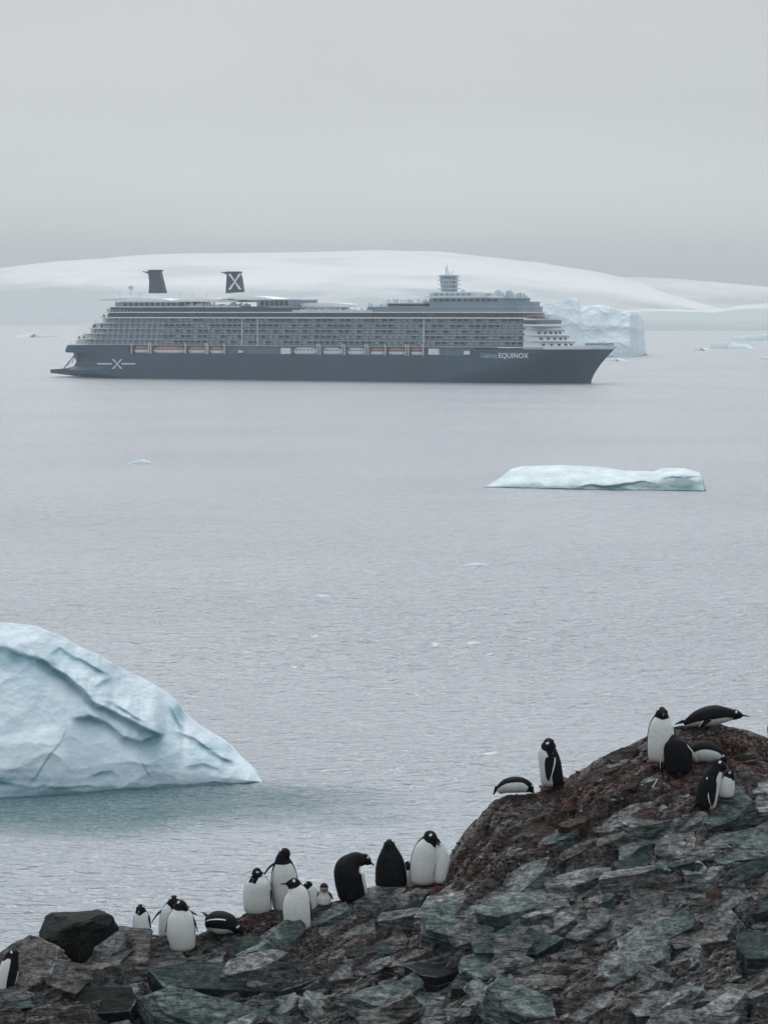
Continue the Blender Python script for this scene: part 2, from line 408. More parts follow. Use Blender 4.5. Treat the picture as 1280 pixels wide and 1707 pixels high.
M['beakred'] = simple('orange_beak_side', (0.20, 0.07, 0.045), 0.4, var=0.2, scale=40)
M['foot'] = simple('dull_orange_feet', (0.15, 0.085, 0.065), 0.6, var=0.25, scale=40)
M['eye'] = simple('eye', (0.012, 0.008, 0.006), 0.1, var=0.1)
M['chickbrown'] = simple('brown_down', (0.12, 0.055, 0.035), 0.9, var=0.3, scale=30)
M['pebble'] = rock_mat('nest_pebbles', (0.045, 0.040, 0.038), (0.22, 0.20, 0.19), (0.16, 0.09, 0.075), 0.5, scale=2.0)
M['bone'] = simple('bleached_bone', (0.5, 0.48, 0.44), 0.7, var=0.15, scale=20)

# ------------------------------------------------------------------ sea
def build_sea():
    e_ = 14500; Y0, Y1, K = 112.0, 640.0, 0.27
    ny, nx = 900, 640
    ys = Y0*(Y1/Y0)**np.linspace(0, 1, ny); u = np.linspace(-1, 1, nx)
    GX_ = u[:, None]*K*ys[None, :]; GY_ = np.repeat(ys[None, :], nx, 0)
    c, sn = math.cos(R(6)), math.sin(R(6)); a = GX_*c+GY_*sn; b = -GX_*sn+GY_*c
    wp = fbm(a*0.05, b*0.05, seed=51, octv=3)*4
    h = 0.30*fbm(a*0.10+wp*0.2, b*0.22+wp*0.3, seed=52, octv=2)+0.22*(1-2*np.abs(0.02+fbm(a*0.26+wp*0.2, b*0.62+wp*.2, seed=53, octv=2)))\
        +0.15*(1-2*np.abs(fbm(a*0.75+wp*.3, b*1.7, seed=54, octv=2)))
    gust = 0.65+0.5*fbm(GX_*0.012, GY_*0.02, seed=55, octv=3)
    near_ice = np.exp(-((GX_+24)/30)**2-((GY_-166)/14)**2)
    fade = sstep(0, 0.06, 1-np.abs(u))[:, None]*sstep(0, 0.08, np.linspace(0, 1, ny))[None, :]*sstep(1, 0.55, np.linspace(0, 1, ny))[None, :]
    Z = (h-0.1)*gust*fade*(1-0.65*near_ice)*0.85
    Pn = np.stack([GX_, GY_, Z], -1); V = Pn.reshape(-1, 3); n0 = len(V)
    ids = np.arange(nx*ny).reshape(nx, ny)
    Q = np.stack([ids[:-1, :-1], ids[1:, :-1], ids[1:, 1:], ids[:-1, 1:]], -1).reshape(-1, 4)
    ex = np.array([(-e_, -400, 0), (e_, -400, 0), (e_, 15000, 0), (-e_, 15000, 0)], float); V = np.vstack([V, ex])
    c0, c1, c2, c3 = ids[0, 0], ids[-1, 0], ids[-1, -1], ids[0, -1]
    Q = np.vstack([Q, [[n0, n0+1, c1, c0], [n0+1, n0+2, c2, c1], [n0+2, n0+3, c3, c2], [n0+3, n0, c0, c3]]])
    me = bpy.data.meshes.new('sea'); me.vertices.add(len(V)); me.vertices.foreach_set('co', V.reshape(-1).astype(np.float32))
    me.loops.add(Q.size); me.loops.foreach_set('vertex_index', Q.reshape(-1).astype(np.int32)); me.polygons.add(len(Q))
    me.polygons.foreach_set('loop_start', np.arange(0, Q.size, 4, dtype=np.int32)); me.polygons.foreach_set('use_smooth', np.ones(len(Q), dtype=bool))
    sm = np.ones(len(Q), dtype=bool); sm[-4:] = False; me.polygons.foreach_set('use_smooth', sm)
    me.update(calc_edges=True)
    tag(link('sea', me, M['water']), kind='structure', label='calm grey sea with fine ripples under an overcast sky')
build_sea()

# ------------------------------------------------------------------ far land
def land(name, D, pts, base_y, depth_k, label, bare_fn, amp=6.0, nx=220, nt=50):
    """snow land seen behind the sea: pts = skyline pixels, base_y = shoreline pixel row"""
    pts = np.array(pts, float); xs = np.linspace(pts[0, 0], pts[-1, 0], nx)
    ys = np.interp(xs, pts[:, 0], pts[:, 1])
    P = np.zeros((nx, nt, 3)); bare = np.zeros((nx, nt))
    for i, (x, y) in enumerate(zip(xs, ys)):
        s0 = on_sea(x, base_y); Y0 = s0.y; Y1 = Y0*(1+depth_k)
        top = at(x, y, Y1); ztop = top.z
        X0, X1 = s0.x, top.x
        for j in range(nt):
            t = j/(nt-1)
            if t < 0.72:
                u = t/0.72
                cliff = min(1, u/0.04)*22
                z = -3+cliff+(ztop-19)*(u**1.25*0.45+0.55*math.sin(u*math.pi/2)**1.2) if u > 0 else -3
                P[i, j] = (X0+(X1-X0)*u, Y0+(Y1-Y0)*u, z)
            else:
                u = (t-0.72)/0.28; P[i, j] = (X1*(1+0.25*u), Y1*(1+0.3*u), ztop*(1-u)-3*u)
            bare[i, j] = bare_fn(x, min(1, t/0.72))
    rid = fbm(P[..., 0]/260+P[..., 1]/900, P[..., 1]/420, seed=15, octv=5, gain=0.62)
    bare = bare+0.16*np.clip(rid*2.2, -0.4, 1)*np.linspace(1.4, 0.15, nt)[None, :]
    wob = fbm(P[..., 0]/700, P[..., 1]/500, seed=5, octv=5)*amp
    edge = np.clip(np.arange(nt)/6, 0, 1)[None, :]*np.where(np.arange(nt)/(nt-1) < 0.70, 1, 0.25)[None, :]
    P[..., 2] += wob*edge*3.0
    me = grid_mesh(name, P, smooth=True); set_attr(me, 'bare', bare.reshape(-1))
    return tag(link(name, me, M['snow']), kind='structure', label=label)
land('snow_hill', 0, [(-500, 462), (-200, 454), (0, 446), (100, 436), (200, 428), (320, 422), (480, 420), (640, 418), (740, 421), (820, 428),
                      (900, 439), (1000, 455), (1080, 473), (1140, 494), (1190, 512), (1240, 528), (1300, 537)], 541, 0.55,
     'broad snow covered glacier dome rising behind the cruise ship',
     lambda x, t: 0.42*float(sstep(0.52, 0.22, t))+0.30*float(sstep(220, -80, x+250*(t-0.5))))
land('glacier_shore', 0, [(700, 549), (860, 538), (960, 528), (1030, 518), (1080, 514), (1190, 517), (1230, 509), (1280, 504), (1500, 496), (1900, 490)], 551, 0.25,
     'low grey ice cliff shore at the right behind the drifting ice',
     lambda x, t: 0.33+0.16*float(sstep(0.5, 0.1, t)), amp=2.0)
land('distant_snow_range', 0, [(850, 500), (960, 465), (1050, 461), (1120, 463), (1200, 470), (1280, 477), (1500, 490), (1900, 500)], 536, 0.2,
     'faint snow slope fading into the haze at the far right',
     lambda x, t: 0.12+0.2*float(sstep(0.7, 0.2, t)), amp=3.0)

# ------------------------------------------------------------------ icebergs
def iceberg(name, label, sky_pts, base_pts, thick, mat, feats=(), nx=260, nz=90, lean=0.5, rough=0.25, fr=0.5, seed=1, dark=(), cat='iceberg', group=None, step=True, stepk=0.4):
    """front surface = skyline to waterline with relief lines (feats: pixel polylines, ledge depth in m, softness px), then a real back side"""
    sky_pts = np.array(sky_pts, float); base_pts = np.array(base_pts, float)
    xs = np.linspace(base_pts[0, 0], base_pts[-1, 0], nx)
    top = np.interp(xs, sky_pts[:, 0], sky_pts[:, 1]); bot = np.interp(xs, base_pts[:, 0], base_pts[:, 1])
    m0 = on_sea((xs[0]+xs[-1])/2, float(np.mean(base_pts[:, 1]))); ppm = FOC/m0.y
    nb = 24
    P = np.zeros((nx, nz+nb, 3)); blue = np.zeros((nx, nz+nb))
    T = np.linspace(0, 1, nz)
    PX = np.repeat(xs[:, None], nz, 1); PY = bot[:, None]+(top-bot)[:, None]*T[None, :]
    jit = fbm(PX/45, PY/45, seed=seed+40, octv=4)*7
    push = np.zeros((nx, nz)); bl = np.zeros((nx, nz))
    for poly, d, soft in feats:
        poly = np.array(poly, float)
        yl = np.interp(PX, poly[:, 0], poly[:, 1])+jit
        endf = sstep(poly[0, 0]-1, poly[0, 0]+25, PX)*sstep(poly[-1, 0]+1, poly[-1, 0]-25, PX)
        sd = yl-PY                                    # >0 above the line
        push += endf*d*0.62*(0.35+0.75*np.clip(0.5+1.2*fbm(PX/38, PY/60, seed=seed+70, octv=3), 0, 1.3))*(sstep(-soft, soft*0.15, sd)*np.exp(-np.clip(sd, 0, None)/(soft*7)))
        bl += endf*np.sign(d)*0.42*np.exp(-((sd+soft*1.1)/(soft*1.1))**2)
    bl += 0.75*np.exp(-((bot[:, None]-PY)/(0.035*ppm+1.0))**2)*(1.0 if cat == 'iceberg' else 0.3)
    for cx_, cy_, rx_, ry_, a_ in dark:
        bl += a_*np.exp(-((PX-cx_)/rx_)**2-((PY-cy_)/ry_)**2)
    wx = xs; hgt = (bot-top)/ppm
    for i in range(nx):
        s0 = on_sea(xs[i], bot[i]); h = max(hgt[i], 0.02)
        depth = thick*min(1.0, (h*ppm/60.0)**0.7)
        for j in range(nz):
            t = T[j]
            Yp = s0.y+lean*h*(t**1.6)*1.0+depth*0.25*(1-math.cos(t*math.pi/2))-push[i, j]*min(1, t*6)
            p = at(xs[i], PY[i, j], Yp)
            P[i, j] = p
        P[i, 0] = (P[i, 0][0], P[i, 0][1]+0.1, -0.6)
        blue[i, :nz] = bl[i]
        pt = P[i, nz-1].copy()
        for k in range(nb):
            u = (k+1)/nb; P[i, nz+k] = (pt[0]*(1+0.02*u), pt[1]+depth*0.9*u+0.05, pt[2]*math.cos(u*math.pi/2)**0.8-0.7*u)
    fx = P[..., 0]; fz = P[..., 2]
    wx_ = fbm(fx*fr*0.8, fz*fr*0.8, seed=seed+60, octv=3)*0.9
    w1 = worley((fx+fz*0.8)*fr*0.75+wx_, (fz-fx*0.15)*fr*1.5+wx_*0.7, seed+61); w2 = worley(fx*fr*3.2+wx_*2, fz*fr*4.2+P[..., 1]*fr*0.5, seed+62)
    scoop = (w1[5]**2-0.35)*1.25+(w2[5]**2-0.3)*0.16
    nzv = fbm(fx*fr*0.7, fz*fr, P[..., 1]*fr*0.6, seed=seed, octv=7, gain=0.5)
    cells = worley(fx*fr*0.9+nzv*0.5, fz*fr*1.1+P[..., 1]*fr*.3, seed+9)
    facet = (cells[2]-0.5)*0.6+((fx*fr*0.9-cells[0])*(cells[3]-0.5)+(fz*fr*1.1-cells[1])*(cells[4]-0.5))*1.2
    mask = np.ones(nz+nb); mask[0] = 0.3
    lim = np.clip((hgt*ppm/25.0), 0.05, 1)[:, None]
    P[..., 1] -= (nzv*rough+scoop*rough*1.6+(facet*rough*stepk*2 if step else 0))*mask[None, :]*lim
    P[..., 2] += nzv*rough*0.45*mask[None, :]*lim
    root = empty(name, (m0.x, m0.y, 0))
    P -= np.array((m0.x, m0.y, 0.0))
    me = grid_mesh(name, P, smooth=True); set_attr(me, 'blue', blue.reshape(-1))
    bpy.data.objects.remove(root)
    o = link(name, me, mat, None, (m0.x, m0.y, 0))
    return tag(o, label, cat, group)

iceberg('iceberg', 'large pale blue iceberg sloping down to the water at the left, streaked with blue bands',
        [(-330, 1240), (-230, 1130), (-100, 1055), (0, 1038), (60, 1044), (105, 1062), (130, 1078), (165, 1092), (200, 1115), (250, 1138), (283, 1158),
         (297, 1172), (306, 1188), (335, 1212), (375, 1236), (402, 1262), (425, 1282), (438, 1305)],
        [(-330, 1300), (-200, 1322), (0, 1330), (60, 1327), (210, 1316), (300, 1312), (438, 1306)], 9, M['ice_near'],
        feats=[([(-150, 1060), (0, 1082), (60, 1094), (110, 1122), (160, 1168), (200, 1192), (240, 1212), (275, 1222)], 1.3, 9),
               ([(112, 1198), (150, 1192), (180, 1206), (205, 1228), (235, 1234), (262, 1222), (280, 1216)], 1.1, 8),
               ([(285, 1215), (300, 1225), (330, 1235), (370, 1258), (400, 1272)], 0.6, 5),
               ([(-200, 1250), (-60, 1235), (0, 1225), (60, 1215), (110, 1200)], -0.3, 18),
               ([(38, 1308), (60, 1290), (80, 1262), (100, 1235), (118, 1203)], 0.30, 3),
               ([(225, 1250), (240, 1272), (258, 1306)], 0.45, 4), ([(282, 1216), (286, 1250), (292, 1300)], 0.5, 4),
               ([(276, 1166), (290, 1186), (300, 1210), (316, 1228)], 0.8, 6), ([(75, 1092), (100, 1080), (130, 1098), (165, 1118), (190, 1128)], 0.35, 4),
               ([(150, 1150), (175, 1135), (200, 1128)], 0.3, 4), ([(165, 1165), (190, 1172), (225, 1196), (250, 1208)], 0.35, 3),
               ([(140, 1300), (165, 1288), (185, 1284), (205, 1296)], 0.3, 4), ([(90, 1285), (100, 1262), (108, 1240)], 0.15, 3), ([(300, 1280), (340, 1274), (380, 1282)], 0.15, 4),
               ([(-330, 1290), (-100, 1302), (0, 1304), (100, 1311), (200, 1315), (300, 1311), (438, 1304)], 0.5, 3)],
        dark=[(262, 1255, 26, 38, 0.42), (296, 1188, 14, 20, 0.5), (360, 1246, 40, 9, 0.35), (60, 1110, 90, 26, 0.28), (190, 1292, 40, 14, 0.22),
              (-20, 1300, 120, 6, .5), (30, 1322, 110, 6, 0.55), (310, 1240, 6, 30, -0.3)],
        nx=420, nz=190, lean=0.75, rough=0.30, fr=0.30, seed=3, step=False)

iceberg('iceberg', 'low flat iceberg with a dark cut face, floating alone right of centre',
        [(804, 813), (825, 802), (852, 782), (870, 777), (930, 775), (1000, 778), (1040, 784), (1090, 786), (1104, 780), (1140, 780), (1165, 787), (1172, 795), (1174, 815)],
        [(803, 812), (850, 813.5), (940, 815.5), (1050, 817.5), (1174, 819)], 14, M['ice_tab'],
        feats=[([(955, 811), (985, 806), (1010, 808), (1040, 803), (1075, 800), (1096, 803)], 0.9, 2.5),
               ([(1096, 800), (1104, 795), (1120, 791), (1140, 793), (1174, 794)], 1.2, 2.0)],
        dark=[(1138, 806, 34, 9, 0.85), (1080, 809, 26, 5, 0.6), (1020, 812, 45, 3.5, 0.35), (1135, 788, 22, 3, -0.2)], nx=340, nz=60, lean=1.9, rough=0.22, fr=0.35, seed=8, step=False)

iceberg('iceberg', 'hazy blocky iceberg standing in the water behind the ship’s bow',
        [(860, 508), (905, 506), (935, 500), (958, 496), (964, 499), (967, 511), (1000, 508), (1035, 516), (1060, 522), (1074, 532), (1078, 560), (1073, 590)],
        [(858, 592), (960, 595), (1050, 595), (1074, 592)], 60, M['ice_far'],
        feats=[([(900, 545), (960, 540), (1040, 548), (1074, 545)], 3.0, 6)], nx=200, nz=70, lean=0.3, rough=2.2, fr=0.05, seed=12, step=False,
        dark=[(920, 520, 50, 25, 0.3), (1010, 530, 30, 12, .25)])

def growler(label, pts, base, thick=3, group='small pieces of drifting ice', nm='ice_floe', cat='ice floe'):
    iceberg(nm, label, pts, base, thick, M['growler'], nx=60, nz=16, lean=0.6, rough=0.05*thick, fr=0.5/thick, seed=len(label), cat=cat, group=group)
growler('small pale ice floe alone in open water below the ship’s stern', [(215, 771), (225, 768), (238, 765.5), (248, 768), (254, 772)], [(214, 772), (235, 774), (255, 773)])
growler('tiny greenish ice floe in mid water below the flat iceberg', [(776, 941), (790, 938), (800, 938.5), (812, 942)], [(775, 942.5), (795, 944), (813, 943)], 2)
growler('thin white ice floe near the far left shore', [(34, 560), (45, 556), (60, 556), (72, 559.5), (96, 560)], [(33, 561), (60, 562), (97, 561.5)], 20)
growler('long white ice floe in two low layers at the right', [(1184, 576), (1188, 570), (1215, 571), (1246, 574), (1249, 581)], [(1183, 580), (1215, 582), (1250, 582)], 20)
growler('small white ice floe just left of the layered one', [(1155, 583), (1165, 579.5), (1176, 580), (1180, 583)], [(1154, 583.5), (1166, 584.5), (1181, 584)], 14)
growler('pale low ice floe touching the right shore, above the layered one', [(1205, 566), (1225, 560), (1255, 559), (1275, 557), (1320, 560)], [(1204, 567), (1240, 568), (1321, 567)], 30)
growler('thin white ice floe at the right edge of the picture', [(1263, 597), (1272, 594), (1290, 594), (1300, 597)], [(1262, 598), (1280, 599), (1301, 598)], 14)
growler('thin white ice floe under the ship’s bow overhang', [(1008, 600), (1018, 597), (1036, 597.5), (1043, 600)], [(1007, 601), (1025, 602), (1044, 601)], 10)
growler('faint pale ice floe below the middle of the flat sea, centre', [(520, 994), (532, 991.5), (545, 992), (552, 995)], [(519, 995.5), (535, 996.5), (553, 996)], 1.6)

# ------------------------------------------------------------------ cruise ship
SHIP_A = R(-24.6)
SHIP_O = Vector((-176.6, 1275.0, 0))
sx_ = Vector((math.cos(SHIP_A), math.sin(SHIP_A), 0)); sy_ = Vector((-math.sin(SHIP_A), math.cos(SHIP_A), 0))
def SP(px, py, w=0.0):                               # pixel -> (s along the ship, z) on the fore-and-aft plane w metres inboard
    d = ray(px, py); o = SHIP_O+sy_*w
    t = (o-CO).dot(sy_)/d.dot(sy_); p = CO+d*t
    return (p-SHIP_O).dot(sx_), p.z
def S(px, z, w=0.0):                                 # s for a pixel column at height z
    py = 600
    for _ in range(4):
        s, zz = SP(px, py, w); py += (zz-z)*3.4
    return SP(px, py, w)[0]
BEAM = 36.0; CL = 18.0
ship = empty('cruise_ship', SHIP_O, (0, 0, SHIP_A))
tag(ship, 'large cruise ship with dark blue hull, two slate funnels and rows of balconies', 'ship')

def hull():
    z_t = 16.6; sb = S(985, 0, CL); st = S(1024, 16.5, CL)
    ns = 70; zs = [-1.5, 0, 2, 4, 6, 8.5, 11, 13.2]
    rows = []
    S0 = np.concatenate([np.linspace(0, 40, 14), np.linspace(50, 220, 10), np.linspace(228, 1, 1), ])
    # outline per height: from the stern to the stem
    P = np.zeros((len(zs), ns*2, 3))
    for i, z in enumerate(zs):
        k = max(0, min(1, z/16.6))
        # stem position at this height: plumb at first, then raked forward
        stem = sb+(st-sb)*(k**1.5) if z > 0 else sb
        aft = 12-12*min(1, max(0, (3.2-abs(z-2.2))/3.2)) if z < 6 else 14
        aft = {-1.5: 30, 0: 20, 2: 4, 4: 2.5, 6: 10, 8.5: 11.5, 11: 10, 13.2: 9.5}[z]
        full0 = aft+30-10*k; full1 = sb-75+50*k
        for j in range(ns):
            t = j/(ns-1); t = t if True else t
            s = aft+(stem-aft)*t
            a = 1.0
            if s < full0: a = 0.62+0.38*math.sin(math.pi/2*min(1, (s-aft)/(full0-aft)))
            if z < 1 and s < 45: a *= 0.75+0.25*(s-aft)/(45-aft)
            if s > full1:
                q = (s-full1)/(stem-full1); a = (1-q**(1.7+1.0*k))*1.0
            P[i, j] = (s, CL-CL*a, z); P[i, 2*ns-1-j] = (s, CL+CL*a, z)
    V = [tuple(p) for p in P.reshape(-1, 3)]; n2 = ns*2; F = []
    for i in range(len(zs)-1):
        for j in range(n2):
            jj = (j+1) % n2; F.append((i*n2+j, i*n2+jj, (i+1)*n2+jj, (i+1)*n2+j))
    for j in range(ns-1):
        a = (len(zs)-1)*n2; F.append((a+j, a+j+1, a+n2-2-j, a+n2-1-j))
    link('hull', mesh_from('hull', V, F, False), M['hull'], ship)
    # forward upper hull: from the last boat forward, up to the forecastle
    s0 = S(788, 15); nsf = 36; zs2 = [13.2, 14.6, 16.6]; V = []; F = []
    for i, z in enumerate(zs2):
        k = z/16.6; stem = sb+(st-sb)*(k**1.5); full1 = sb-75+50*k
        ring = []
        for j in range(nsf):
            s = s0+(stem-s0)*j/(nsf-1); a = 1.0
            if s > full1: a = 1-((s-full1)/(stem-full1))**(1.7+1.0*k)
            ring.append((s, a))
        V += [(s, CL-CL*a, z) for s, a in ring]+[(s, CL+CL*a, z) for s, a in reversed(ring)]
    n2 = nsf*2
    for i in range(2):
        for j in range(n2):
            jj = (j+1) % n2; F.append((i*n2+j, i*n2+jj, (i+1)*n2+jj, (i+1)*n2+j))
    for j in range(nsf-1): F.append((2*n2+j, 2*n2+j+1, 3*n2-2-j, 3*n2-1-j))
    link('forecastle', mesh_from('forecastle', V, F), M['hull'], ship)
    # white bulwark round the bow
    V = []; F = []; s0 = S(905, 17)
    for z, off in ((16.6, 0.0), (18.2, 0.0)):
        k = 1.0; full1 = sb-75+50*k; stem = st+(z-16.6)*0.9
        for side in (1, -1):
            for j in range(30):
                s = s0+(stem-s0)*j/29; a = 1.0
                if s > full1: a = 1-((s-full1)/(stem-full1))**2.7
                V.append((s, CL-side*(CL*a-0.03), z))
    for side in (0, 1):
        for j in range(29): a = side*30+j; F.append((a, a+1, a+61, a+60))
    o = link('bulwark', mesh_from('bulwark', V, F), M['shipwhite'], ship)
    md = o.modifiers.new('solid', 'SOLIDIFY'); md.thickness = 0.25
    # aft upper hull block and the low stern platform
    aftp = [(9.5, 13.2), (S(216, 15), 13.2), (S(216, 17), 17.1), (S(112, 17), 17.1), (8.8, 14.0)]
    MB().prism(aftp, 0.02, BEAM-0.02).build('stern_block', M['hull'], ship)
    MB().prism([(S(84, 3, 5.5), 2.2), (16, 0.3), (26, 0.4), (22, 6.0), (13, 5.2), (S(84, 4, 5.5), 4.0)], 5.5, BEAM-5.5).build('stern_platform', M['hull'], ship)
    m = MB()
    for t in np.linspace(0, 1, 4): m.bar((4+8*t+0.5, 5, 4.8+4*t), (8+5*t, 5, 8.5+3.3*t), 0.25)
    m.bar((5, 5, 4.6), (12.5, 5, 13.0), 0.35); m.build('stern_stair', M['shipgrey'], ship)
    # inner wall behind the boats
    MB().box(S(216, 15), S(788, 15), 3.2, BEAM-3.2, 13.2, 17.6).build('boat_deck_wall', M['super'], ship)
    return sb, st
SB, ST = hull()

LV = [17.6+2.8*k for k in range(9)]                   # deck levels: 17.6 ... 40.0
# stern ends and bow ends of each deck (pixel columns on the near side)
aft_px = [124, 135, 145, 155, 165, 174, 178, 182, 190]
fwd_px = [912, 909, 905, 900, 892, 884, 884, 900, 895]
def band(name, p0, p1, z0, z1, mat, w0=0.0, w1=None):
    return MB().box(S(p0, z0, w0), S(p1, z0, w0), w0, BEAM-w0 if w1 is None else w1, z0, z1).build(name, M[mat], ship)
def nose(name, p0, pc, pn, z0, z1, mat, w0=0.0, rake=0.0):
    """deck with a rounded front: near corner at pc, foremost point (amidships) at pn"""
    a, c, n_ = S(p0, z0, w0), S(pc, z0, w0), S(pn, z0, CL+3)
    pl = [(a, w0), (c, w0)]
    for t in (0.2, 0.4, 0.6, 0.8, 1.0): pl.append((c+(n_-c)*math.sin(t*math.pi/2), w0+(CL-w0)*(1-math.cos(t*math.pi/2))**0.8))
    pl += [(x, BEAM-y) for x, y in pl[::-1][1:]]
    m = MB(); k = len(pl); m.v = [(x, y, z0) for x, y in pl]+[(x-(rake if x > c else 0), y, z1) for x, y in pl]
    m.f = [tuple(range(k-1, -1, -1)), tuple(range(k, 2*k))]+[(i, (i+1) % k, k+(i+1) % k, k+i) for i in range(k)]
    return m.build(name, M[mat], ship)
# main block of cabins, set back behind the balconies
for k in range(5):
    s0, s1 = S(aft_px[k]+22-2*k, LV[k]), S(880, LV[k])
    MB().box(s0, s1, 1.9, BEAM-1.9, LV[k]+0.02, LV[k+1]-0.22).build('cabin_deck', M['super'], ship)
    MB().box(S(aft_px[k], LV[k]), S(882, LV[k]), 0.35 if k else 0.0, BEAM-0.35, LV[k]-0.2, LV[k]).build('deck_slab', M['shipwhite'], ship)
# balconies: each one a part
def balcony_mesh(seed):
    rnd = random.Random(seed); me = MB(); W = 3.0; H = 2.56
    m1 = MB().box(0, 0.12, 0.25, 1.85, 0.02, H)                        # divider
    m1.box(0.12, W, 0.25, 0.33, 1.10, 1.17)                            # hand rail
    n1 = len(m1.f)
    m1.box(0.14, W-0.02, 0.27, 0.31, 0.05, 1.09); n2 = len(m1.f)       # glass panel
    m1.box(0.5, W-0.5, 1.78, 1.86, 0.1, 2.2); n3 = len(m1.f)           # door
    me = m1.mesh('balcony')
    for mt in ('shipgrey', 'railglass', 'glassdark', 'super'): me.materials.append(M[mt])
    dk = rnd.random()
    for i, p in enumerate(me.polygons): p.material_index = 0 if i < n1 else (1 if i < n2 else (2 if dk < 0.75 else 0))
    return me
bms = [balcony_mesh(i) for i in range(5)]
rnd = random.Random(4); nb_ = 0; rest = MB()
cells = []
for k in range(5):
    s = S(aft_px[k]+24, LV[k]); s1 = S(880, LV[k])
    while s+3.0 < s1: cells.append((s, LV[k])); s += 3.35
cells.sort(key=lambda c: -c[0])                       # nearest (towards the bow) first
for i, (s, z) in enumerate(cells):
    if i < 300:
        o = link('balcony', bms[rnd.randrange(5)], None, ship); o.location = (s, 0, z)
    else:
        rest.box(s, s+0.12, 0.25, 1.85, z+0.02, z+2.56); rest.box(s+0.12, s+3.3, 0.25, 0.33, z+1.10, z+1.17); rest.box(s+0.14, s+3.3, 0.27, 0.31, z+.6, z+.7)
if rest.v: tag(rest.build('balcony_row', M['shipgrey'], ship), kind='stuff')
# darker vertical bays between some balconies
for px in (402, 428, 705):
    s = S(px, 25); m = MB().box(s, s+0.6, 0.1, 1.9, LV[0], LV[5]-0.3); m.build('bay_panel', M['shipgrey'], ship)
nose('deck_edge', 174, 872, 900, LV[5]-0.25, LV[5]+0.35, 'shipwhite', -0.5)
nose('glazed_deck', 182, 866, 898, LV[5]+0.35, LV[6]-0.25, 'glassdark', 1.0)
nose('deck_edge', 178, 868, 900, LV[6]-0.25, LV[6]+0.25, 'shipwhite', -0.2)
nose('deck_edge', 840, 876, 915, LV[5]+0.9, LV[5]+1.3, 'boatorange', 3)
band('glazed_deck', 184, 487, LV[6]+0.25, LV[7]-0.2, 'glassdark', 1.5)
nose('glazed_deck', 612, 862, 898, LV[6]+0.25, LV[7]-0.2, 'super', 1.5)
nose('deck_edge', 612, 862, 898, LV[7]-0.2, LV[7]+0.05, 'shipgrey', 0.9)
band('deck_edge', 182, 400, LV[7]-0.2, LV[7]+0.2, 'shipwhite', 1.0)
band('aft_house', 192, 300, LV[7]+0.2, LV[8]-0.2, 'super', 3)
band('solarium', 428, 484, LV[7]+0.0, LV[8]+0.7, 'super', 2.5)
band('roof', 200, 396, LV[8]-0.2, LV[8]+0.55, 'shipwhite', 3)
band('roof', 390, 486, LV[8]+0.7, LV[8]+1.2, 'shipwhite', 2.2)
band('glazed_deck', 646, 708, LV[7]+0.05, LV[7]+1.6, 'glassdark', 3)
band('roof', 646, 706, LV[7]+1.6, LV[7]+2.0, 'shipwhite', 3)
nose('forward_house', 716, 858, 896, LV[7]+0.05, LV[8]-0.4, 'super', 2.5)
nose('forward_house', 716, 836, 882, LV[8]-0.39, LV[8]+1.2, 'super', 2.6)
nose('deck_edge', 708, 812, 850, LV[8]+1.6, LV[8]+2.3, 'shipwhite', 2.0)
nose('deck_edge', 716, 838, 884, LV[8]+1.21, LV[8]+1.5, 'shipgrey', 2.4)
nose('upper_house', 716, 790, 822, LV[8]+2.3, LV[8]+4.0, 'shipgrey', 5)
nose('roof', 722, 772, 800, LV[8]+4.0, LV[8]+4.5, 'shipwhite', 5)
for px in range(722, 826, 10): band('window', px, px+7, LV[8]-0.3, LV[8]+0.9, 'glassdark', 2.5, 2.7)
for px in range(434, 482, 8): band('window', px, px+6, LV[7]+0.7, LV[8]+0.2, 'glassdark', 2.42, 2.6)
for px in range(206, 298, 9): band('window', px, px+6, LV[7]+0.6, LV[8]-0.7, 'glassdark', 2.92, 3.1)
for px in range(724, 785, 9): band('window', px, px+6, LV[8]+2.7, LV[8]+3.7, 'super', 4.92, 5.1)
# pool deck clutter amidships: canopies, screens, deck chairs
band('wind_screen', 487, 620, LV[6]+0.25, LV[6]+1.2, 'shipgrey', 1.2, 1.4)
band('pool_canopy', 500, 578, LV[7]-0.2, LV[7]+1.2, 'shipwhite', 12, 26)
band('pool_house', 487, 560, LV[6]+0.25, LV[7]-0.2, 'super', 11, 27)
m = MB(); rr = random.Random(9)
for px in np.arange(490, 712, 2.6):
    s = S(px, LV[7], 4); z0 = LV[6]+0.25 if px < 612 else LV[7]+(0.05 if px < 646 else 2.0)
    h = rr.uniform(0.6, 2.0); w = rr.uniform(3.2, 9); m.box(s, s+rr.uniform(.3, .9), w, w+rr.uniform(.3, 1), z0, z0+h)
tag(m.build('deck_furniture', M['shipgrey'], ship), kind='stuff')
m = MB()
for px in np.arange(300, 420, 3.0):
    s = S(px, LV[7], 6); z0 = LV[7]+0.2; m.box(s, s+rr.uniform(.4, 1.2), 5, 6, z0, z0+rr.uniform(.5, 2.4))
tag(m.build('deck_furniture', M['shipgrey'], ship), kind='stuff')
m = MB()
for px in np.arange(780, 872, 3.2):
    s = S(px, LV[8]+4, 8); z0 = LV[8]+1.3; m.box(s, s+rr.uniform(.3, .9), 14, 15, z0, z0+rr.uniform(1.2, 3.0))
tag(m.build('roof_plant', M['shipgrey'], ship), kind='stuff')
